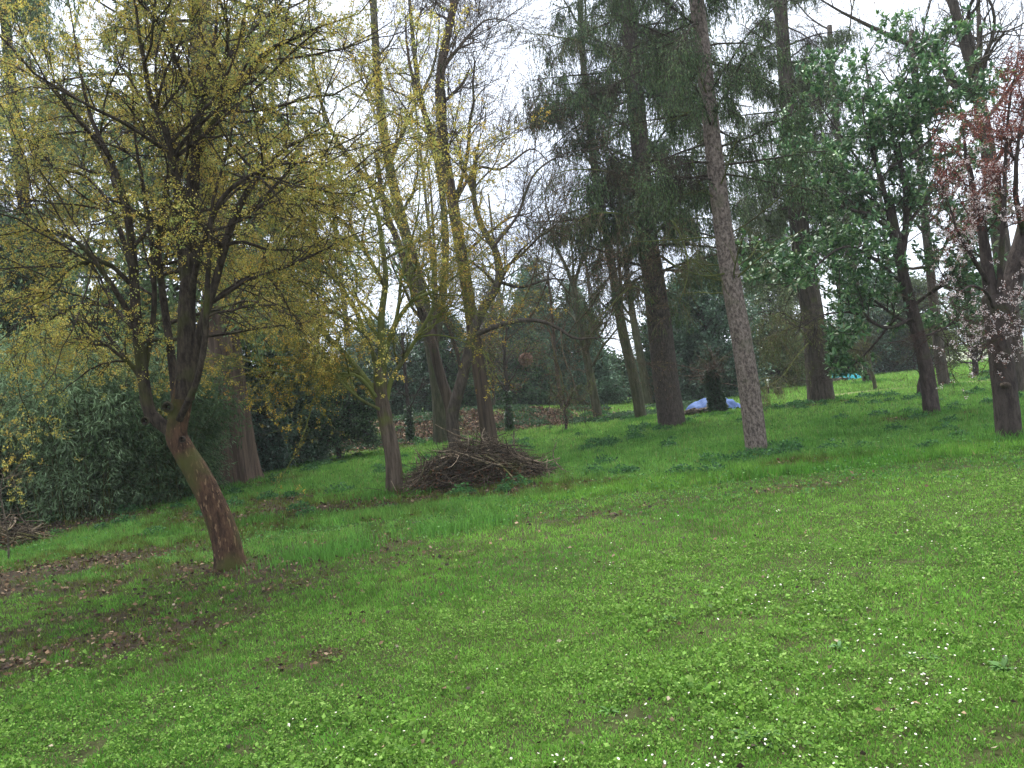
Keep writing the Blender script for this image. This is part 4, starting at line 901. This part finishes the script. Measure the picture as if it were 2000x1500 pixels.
crown_shrub('bush', 'dark low bush behind the pale grey trunk', 'bush', (1735, 740), 4.6, 2.8, 321, DK, .14, 18000, D=56, group='bushes at the lawn edge')
crown_shrub('evergreen_tree', 'dark evergreen at the right edge beyond the metal fence', 'tree', (1975, 700), 8.0, 7.0, 322, HOL, .22, 26000, D=70, z0=2.)
crown_shrub('evergreen_tree', 'tall dark evergreen rising behind the bamboo at far left', 'tree', (60, 960), 6.5, 7.5, 323, DK, .16, 50000, D=23, mat=NEEDLE, tr=.2)
crown_shrub('evergreen_tree', 'tall dark evergreen between the bamboo and the redwood trunk', 'tree', (300, 940), 4.5, 6.0, 324, DK, .16, 34000, D=24, mat=NEEDLE, tr=.2)

# hedge: one long dark hedge along the back of the park
g = np.random.default_rng(330)
def hedge(label, pts, hgt, n, seed, pal):
    g = np.random.default_rng(seed); P = spline(pts, 60); b = P[0]; t = thing('hedge', label, 'hedge', b)
    s = g.uniform(0, 1, n); c = lerp_at(P[None], s[None])[0]
    hh = hgt * (.8 + .45 * vnoise(s * 30, 0 * s, 1, seed)); z = hh * np.sqrt(g.uniform(0, 1, n))
    off = g.normal(0, .55, (n, 2)); p = c.copy(); p[:, :2] += off; p[:, 2] = H(p[:, 0], p[:, 1]) + np.maximum(.05, z + g.normal(0, .15, n))
    mb = MB(); leaves(mb, p, g.normal(size=p.shape), .24, g, .6, pal); mb.build('hedge_leaves', LEAF, t)
    m = 220; s = np.linspace(0, 1, m); c = lerp_at(P[None], s[None])[0]; c[:, :2] += g.normal(0, .3, (m, 2)); c[:, 2] = H(c[:, 0], c[:, 1]) - .1
    k = np.linspace(0, 1, 5)[None, :, None]; top = c + np.array([0, 0, hgt * .9]) + g.normal(0, .3, c.shape)
    mb = MB(); tubes(mb, c[:, None] * (1 - k) + top[:, None] * k, np.tile(np.linspace(.05, .015, 5), (m, 1)), 4); mb.build('stems', B_DARK, t)
hedge('long dark evergreen hedge along the back of the lawn behind all the trunks', [gp(500, 905) + [0, 8, 0], np.array([-10, 44, 0.]), np.array([-2, 50, 0]), np.array([8, 52, 0]), np.array([16, 53, 0]), np.array([24, 54, 0]), np.array([31, 56, 0])], 3.0, 150000, 331, DK)

# ---------- bamboo thicket, left
def bamboo(label, base_px, W_, Hh, n, seed, pal):
    b = gp(*base_px); t = thing('bamboo_clump', label, 'bamboo', b, 'bamboo clumps at the left'); g = np.random.default_rng(seed)
    m = n; a = g.uniform(0, 6.28, m); r = np.sqrt(g.uniform(0, 1, m)) * W_ * .28; base = b + np.stack([np.cos(a) * r, np.sin(a) * r, 0 * a - .05], 1)
    a2 = a + g.normal(0, .5, m); hgt = Hh * g.uniform(.55, 1.08, m); outw = W_ * g.uniform(.12, .42, m)
    s = np.linspace(0, 1, 12)[None]; 
    P = base[:, None, :] + np.stack([np.cos(a2)[:, None] * outw[:, None] * s ** 2.2, np.sin(a2)[:, None] * outw[:, None] * s ** 2.2, hgt[:, None] * (s - .28 * s ** 4)], -1)
    Rr = np.tile(np.linspace(.014, .004, 12), (m, 1)); mb = MB(); tubes(mb, P, Rr, 5, (.9, 1, .6)); mb.build('canes', B_GREEN, t)
    A2, R2 = grow(P, Rr, 20, .7, 60, g, 7, .4, .003, (0, 0, -.12), .2, .04)
    mb = MB(); tubes(mb, A2, R2, 3, (1, 1, .7), False); mb.build('twigs', B_GREEN, t)
    p, T = pts_on(A2, 17, g, .1); mb = MB()
    p = p + g.normal(0, .05, p.shape)
    leaves(mb, p, T * .6 + g.normal(0, .55, p.shape) + np.array([0, 0, -.5]), .13, g, .18, pal); mb.build('foliage', LEAF, t)
BP = [(.15, .23, .11), (.20, .30, .15), (.10, .16, .07), (.25, .35, .19)]
bamboo('pale green arching bamboo at the left edge behind the twig heap', (60, 1010), 3.8, 5.2, 150, 341, BP)
bamboo('pale green bamboo clump at middle of the left thicket', (180, 1005), 3.8, 5.0, 150, 342, BP)
bamboo('darker bamboo clump just left of the leaning trunk', (310, 985), 3.2, 4.2, 130, 343, [(.06, .11, .045), (.08, .14, .055), (.045, .085, .04), (.11, .17, .07)])
bamboo('light bamboo drooping against the redwood trunk', (375, 965), 1.3, 3.7, 60, 344, BP)
bamboo('bamboo clump cut off by the left edge of the picture', (-90, 1040), 3.4, 5.2, 120, 345, BP)

# ------------------------------------------------------------------ brush piles
def brush(label, base_px, W_, Dp, Hh, nbig, nsm, seed, maxl, cat='brush pile', skew=0.):
    b = gp(*base_px); g = np.random.default_rng(seed); t = thing('brush_pile', label, cat, b)
    def mk(n, r0, r1, lmin, lmax, K=9):
        u = g.uniform(-1, 1, n) * (1 - .18 * g.uniform(0, 1, n)); w = g.uniform(-1, 1, n); prof = np.clip(1 - np.abs(u - .08) ** 1.6, 0, 1)
        cx = u * W_ / 2; cy = w * Dp / 2 * np.sqrt(np.clip(1 - u * u, .05, 1)); top = Hh * prof * np.sqrt(np.clip(1 - w * w, .02, 1)); cz = top * g.uniform(.15, 1.02, n) ** .5
        az = g.normal(0, .75, n) + np.where(g.uniform(0, 1, n) < .5, 0, math.pi); el = -np.sign(np.cos(az)) * np.sign(u) * np.abs(u) * .55 + g.normal(0, .22, n)
        d = np.stack([np.cos(az) * np.cos(el), np.sin(az) * np.cos(el) * .9, np.sin(el)], 1); Ln = g.uniform(lmin, lmax, n)
        cur = d; p = np.stack([cx, cy, cz], 1) - d * Ln[:, None] * .5; pts = [p]; bend = g.normal(0, .17, (n, 3)) * np.exp(g.normal(0, .5, (n, 1)))
        for k in range(K - 1):
            cur = nrm(cur + bend + g.normal(0, .09, (n, 3))); p = p + cur * (Ln / (K - 1))[:, None]; pts.append(p)
        P = np.stack(pts, 1) + b; gz = H(P[..., 0], P[..., 1]) + .015; tz = Hh * np.clip(1 - np.abs((P[..., 0] - b[0]) / (W_ / 2)) ** 1.6, 0, 1) + .05; P[..., 2] -= .5 * np.maximum(P[..., 2] - b[2] - tz, 0); P[..., 2] = np.maximum(P[..., 2], gz)
        rr = g.uniform(r0, r1, n)[:, None] * np.linspace(1, .45, K)[None]
        return P, rr
    P, rr = mk(nbig, .010, .023, maxl * .5, maxl)
    for k in range(nbig):
        mb = MB(); tubes(mb, P[k:k + 1], rr[k:k + 1], 6, np.array([1, .95, .88]) * g.uniform(.5, 2.1), True, 0, k, .06); mb.build('branch', STICK, t, True)
    P2, r2 = mk(nsm, .004, .012, maxl * .25, maxl * .8); P3, r3 = grow(P2[::9], r2[::9], 2, maxl * .13, 40, g, 4, .6, .002, (0, 0, -.1), .2, .2)
    mb = MB(); tubes(mb, P2, r2, 4, np.array([[1, .95, .9]]) * np.exp(g.normal(-.55, .6, (len(P2), 1)))); tubes(mb, P3, r3, 3, (.9, .85, .8), False)
    tag(mb.build('twigs', STICK, t), kind='stuff')
    n = nsm * 3; u = g.uniform(-1, 1, n); w = g.uniform(-1, 1, n); pr = Hh * np.clip(1 - np.abs(u) ** 1.7, 0, 1) * np.sqrt(np.clip(1 - w * w, 0, 1)) * g.uniform(.1, .95, n)
    p = b + np.stack([u * W_ / 2, w * Dp / 2, pr], 1); p[:, 2] = np.maximum(p[:, 2], H(p[:, 0], p[:, 1]) + .02)
    mb = MB(); leaves(mb, p, g.normal(size=p.shape), .06, g, .6, [(.14, .07, .04), (.09, .06, .03), (.06, .07, .03), (.2, .1, .05)]); tag(mb.build('dead_leaves', LITTER, t), kind='stuff')
    return t
brush('wide low heap of cut sticks and brushwood in the middle of the lawn', (925, 948), 2.7, 1.7, .78, 98, 1700, 401, 1.45)
brush('small heap of twigs cut off by the left edge', (-20, 1075), 1.7, 1.4, .5, 40, 420, 402, .9)
# upright dead twigs by the left heap
g = np.random.default_rng(405)
bb = gp(18, 1100); t = thing('dead_shrub', 'thin dead shrub with pale stems standing in twig heap at left edge', 'shrub', bb)
P = spline([bb, bb + [.02, 0, .5], bb + [-.02, 0, 1.0], bb + [.05, 0, 1.3]], 12)[None]; Rr = np.linspace(.016, .008, 12)[None]
A1, R1 = grow(P, Rr, 16, .55, 60, g, 7, .6, .005, (0, 0, 0), .16, .1); A2, R2 = grow(A1, R1, 7, .28, 50, g, 5, .6, .0025, (0, 0, 0), .2, .1)
mb = MB(); tubes(mb, P, Rr, 7); mb.build('stem', STICK, t, True); wood(t, [(A1, R1, 5), (A2, R2, 3)], STICK, (1.3, 1.25, 1.1))
# spiky stem at the right of the pile
bb = gp(1006, 885); t = thing('dead_shrub', 'short leafless stem standing behind the right end of the brush pile', 'shrub', bb)
P = spline([bb, bb + [0.0, 0, .3], bb + [.03, 0, .6]], 8)[None]; Rr = np.linspace(.03, .015, 8)[None]
A1, R1 = grow(P, Rr, 8, .25, 50, g, 5, .5, .004, (0, 0, .05), .2, .1); mb = MB(); tubes(mb, P, Rr, 7); mb.build('stem', STICK, t, True); wood(t, [(A1, R1, 4)], STICK)
# reddish leaf ball hanging in the bare trees
c = at(1027, 702, 33); g = np.random.default_rng(406); n = 1400; d = nrm(g.normal(size=(n, 3))); mb = MB()
t = thing('leaf_nest', 'round rusty pink ball of dry leaves hanging in twigs before the dark conifers', 'nest', c)
leaves(mb, c + d * (.26 * g.uniform(.3, 1, (n, 1)) ** .4) * np.array([1, 1, .9]), d + g.normal(0, .8, d.shape), .09, g, .6, [(.36, .22, .17), (.46, .33, .27), (.26, .14, .11)]); mb.build('dry_leaves', LITTER, t)
P = np.stack([c + np.array([.0, 0, .2]), c + np.array([.05, .05, .9]), c + np.array([.0, .1, 1.9])]); mb = MB(); tubes(mb, spline(P, 8)[None], np.full((1, 8), .012), 5); mb.build('stalk', B_DARK, t)

# ------------------------------------------------------------------ tarps, ivy stump, posts, stump, fence
def tarp(label, base_px, D, W_, Hh, Dp, col, seed):
    p = at(base_px[0], base_px[1], D); b = np.array([p[0], D, float(H(p[0], D))]); g = np.random.default_rng(seed)
    t = thing('tarp_covered_heap', label, 'tarp', b)
    n = 46; u = np.linspace(-1, 1, n); X, Y = np.meshgrid(u, u); r = np.maximum(np.abs(X) ** 2.2 + np.abs(Y) ** 2.2, 0) ** .5
    Z = Hh * np.clip(1 - r, 0, 1) ** .62 + .22 * Hh * np.abs(np.sin(7 * X + 5 * fbm(X + 9, Y, 2, seed))) * np.clip(r, 0, 1) + .22 * Hh * (fbm(X + 3, Y + 5, 2.4, seed) - .5) + .1 * Hh * (fbm(X, Y, 9, seed) - .5)
    gx = b[0] + X * W_ / 2 * (1 + .08 * (fbm(Y, Y, 3, seed) - .5)); gy = b[1] + Y * Dp / 2
    v = np.stack([gx, gy, np.maximum(H(gx, gy) + .03, H(gx, gy) + Z)], -1).reshape(-1, 3); a = (np.arange(n - 1)[:, None] * n + np.arange(n - 1)[None]).ravel(); q = np.stack([a, a + 1, a + n + 1, a + n], 1)
    cen = r.ravel()[q].mean(1) < 1.04 + .1 * g.normal(size=len(q)) * 0
    mb = MB(); mb.add(v, q[cen], c=col); mb.build('tarp', TARP, t, True)
    # logs peeping out beneath
    m = 26; x0 = b[0] - W_ * .5 + g.uniform(-.25, .5 * W_, m); y0 = b[1] - Dp * .5 + g.uniform(-.15, .1, m); zz = H(x0, y0) + g.uniform(.03, .22, m)
    c0 = np.stack([x0, y0, zz], 1); d = np.stack([g.normal(0, 1, m), g.normal(0, .5, m), g.normal(0, .1, m)], 1); d = nrm(d) * g.uniform(.2, .45, (m, 1)); s = np.linspace(-1, 1, 4)[None, :, None]
    mb = MB(); tubes(mb, c0[:, None] + d[:, None] * s, np.full((m, 4), .035), 7); mb.build('logs', STICK, t, True)
    return t
tarp('crumpled blue tarp over a heap behind the ivy covered stump', (1392, 806), 30.5, 2.2, .62, 1.8, (.06, .105, .24), 411)
tarp('turquoise tarp over a low heap right of the flared spruce base', (1640, 745), 47, 2.6, .62, 1.8, (.03, .25, .29), 412)
b = gp(1404, 808); D = b[1]; t = thing('ivy_stump', 'short stump smothered in dark ivy with bare twigs on top, before the blue tarp', 'stump', b); g = np.random.default_rng(415)
TP, TR, _ = trunk_obj(t, [(1404, 808), (1398, 775), (1393, 745), (1390, 722)], D, .24, .17, B_DARK, 16, 16, .3, .06, 8, base=b)
m = 5200; s = g.uniform(.0, 1.0, m); c = lerp_at(TP[None], s[None])[0]; r_ = np.interp(s, np.linspace(0, 1, len(TR)), TR); a = g.uniform(0, 6.28, m); o_ = np.stack([np.cos(a), np.sin(a), 0 * a], 1)
mb = MB(); leaves(mb, c + o_ * (r_ * g.uniform(.9, 1.45, m))[:, None], o_ + g.normal(0, .8, o_.shape) - np.array([0, 0, .5]), .085, g, .8, [(.025, .055, .025), (.04, .08, .035), (.06, .11, .045)]); mb.build('ivy', GLOSSY, t)
A1, R1 = grow(TP[None, 9:], TR[None, 9:], 26, 1.35, 60, g, 8, .2, .012, (0, 0, .0), .2, .1, rmax=.02); A2, R2 = grow(A1, R1, 10, .6, 48, g, 6, .5, .006, (0, 0, -.02), .2, .1)
wood(t, [(A1, R1, 4), (A2, R2, 3)], B_GREY, (1.2, 1.05, 1.0))
# white topped post, cut stump
b = gp(1502, 772); t = thing('marker_post', 'thin dark post with white top near the cut stump', 'post', b)
for (z0, z1, col, nm) in [(-.1, .42, (.03, .03, .03), 'post_shaft'), (.42, .78, (.75, .73, .66), 'post_top')]:
    P = np.stack([b + np.array([0, 0, z]) for z in np.linspace(z0, z1, 4)]); mb = MB(); tubes(mb, P[None], np.full((1, 4), .05 if nm == 'post_top' else .045), 10, col); mb.build(nm, PLAIN, t, True)
b = gp(1520, 771); t = thing('tree_stump', 'low cut tree stump in the grass right of the marker post', 'stump', b)
P = np.stack([b + np.array([0, 0, z]) for z in (-.1, .05, .2, .34)]); mb = MB(); tubes(mb, P[None], np.array([[.26, .22, .19, .185]]), 18, (1, 1, 1), False, 0, 4, .05); mb.build('stump_wood', B_GREEN, t, True)
th = np.linspace(0, 2 * math.pi, 19)[:-1]; v = np.concatenate([[b + [0, 0, .345]], b + np.stack([.19 * np.cos(th), .19 * np.sin(th), 0 * th + .338], 1)]); mb = MB(); mb.add(v, t=np.stack([0 * np.arange(18), 1 + np.arange(18), 1 + (np.arange(18) + 1) % 18], 1), c=(.25, .2, .13)); mb.build('cut_face', PLAIN, t)
# fence at far right
f0, f1 = np.array([20.0, 58.0]), np.array([46.0, 52.0]); t = thing('wire_fence', 'grey wire mesh fence on thin posts at the far right edge of the lawn', 'fence', (f0[0], f0[1], float(H(*f0))))
for k in range(12):
    c = f0 + (f1 - f0) * k / 11; z = float(H(*c)); P = np.array([[c[0], c[1], z + s] for s in (-.2, .5, 1.0, 1.65)]); mb = MB(); tubes(mb, P[None], np.full((1, 4), .035), 8, (.35, .36, .36)); mb.build('post', METAL, t, True)
mb = MB(); s = np.linspace(0, 1, 40)[:, None]; c = f0 + (f1 - f0) * s
for z in np.linspace(.08, 1.55, 9):
    P = np.concatenate([c, (H(c[:, 0], c[:, 1]) + z)[:, None]], 1); tubes(mb, P[None], np.full((1, 40), .008), 4, (.4, .42, .43))
s = np.linspace(0, 1, 150)[:, None]; c = f0 + (f1 - f0) * s; zb = H(c[:, 0], c[:, 1]); P = np.stack([np.concatenate([c, (zb + z)[:, None]], 1) for z in (.05, .8, 1.55)], 1); tubes(mb, P, np.full((150, 3), .006), 4, (.4, .42, .43)); mb.build('wire_mesh', METAL, t)

# ------------------------------------------------------------------ haze
if HAZE:
    mb = MB(); x0, x1, y0, y1, z0, z1 = -760, 760, -90, 960, -1.5, 48
    v = [(x0, y0, z0), (x1, y0, z0), (x1, y1, z0), (x0, y1, z0), (x0, y0, z1), (x1, y0, z1), (x1, y1, z1), (x0, y1, z1)]
    mb.add(v, q=[(3, 2, 1, 0), (4, 5, 6, 7), (0, 1, 5, 4), (1, 2, 6, 5), (2, 3, 7, 6), (3, 0, 4, 7)])
    m, t_ = newmat('haze_air'); o = t_.nodes.new('ShaderNodeOutputMaterial'); p = t_.nodes.new('ShaderNodeVolumePrincipled')
    p.inputs['Color'].default_value = (.9, .95, 1, 1); p.inputs['Density'].default_value = HAZE; p.inputs['Anisotropy'].default_value = .2
    t_.links.new(p.outputs[0], o.inputs['Volume']); tag(mb.build('haze', m), kind='stuff')
print('verts', sum(len(m.vertices) for m in bpy.data.meshes))
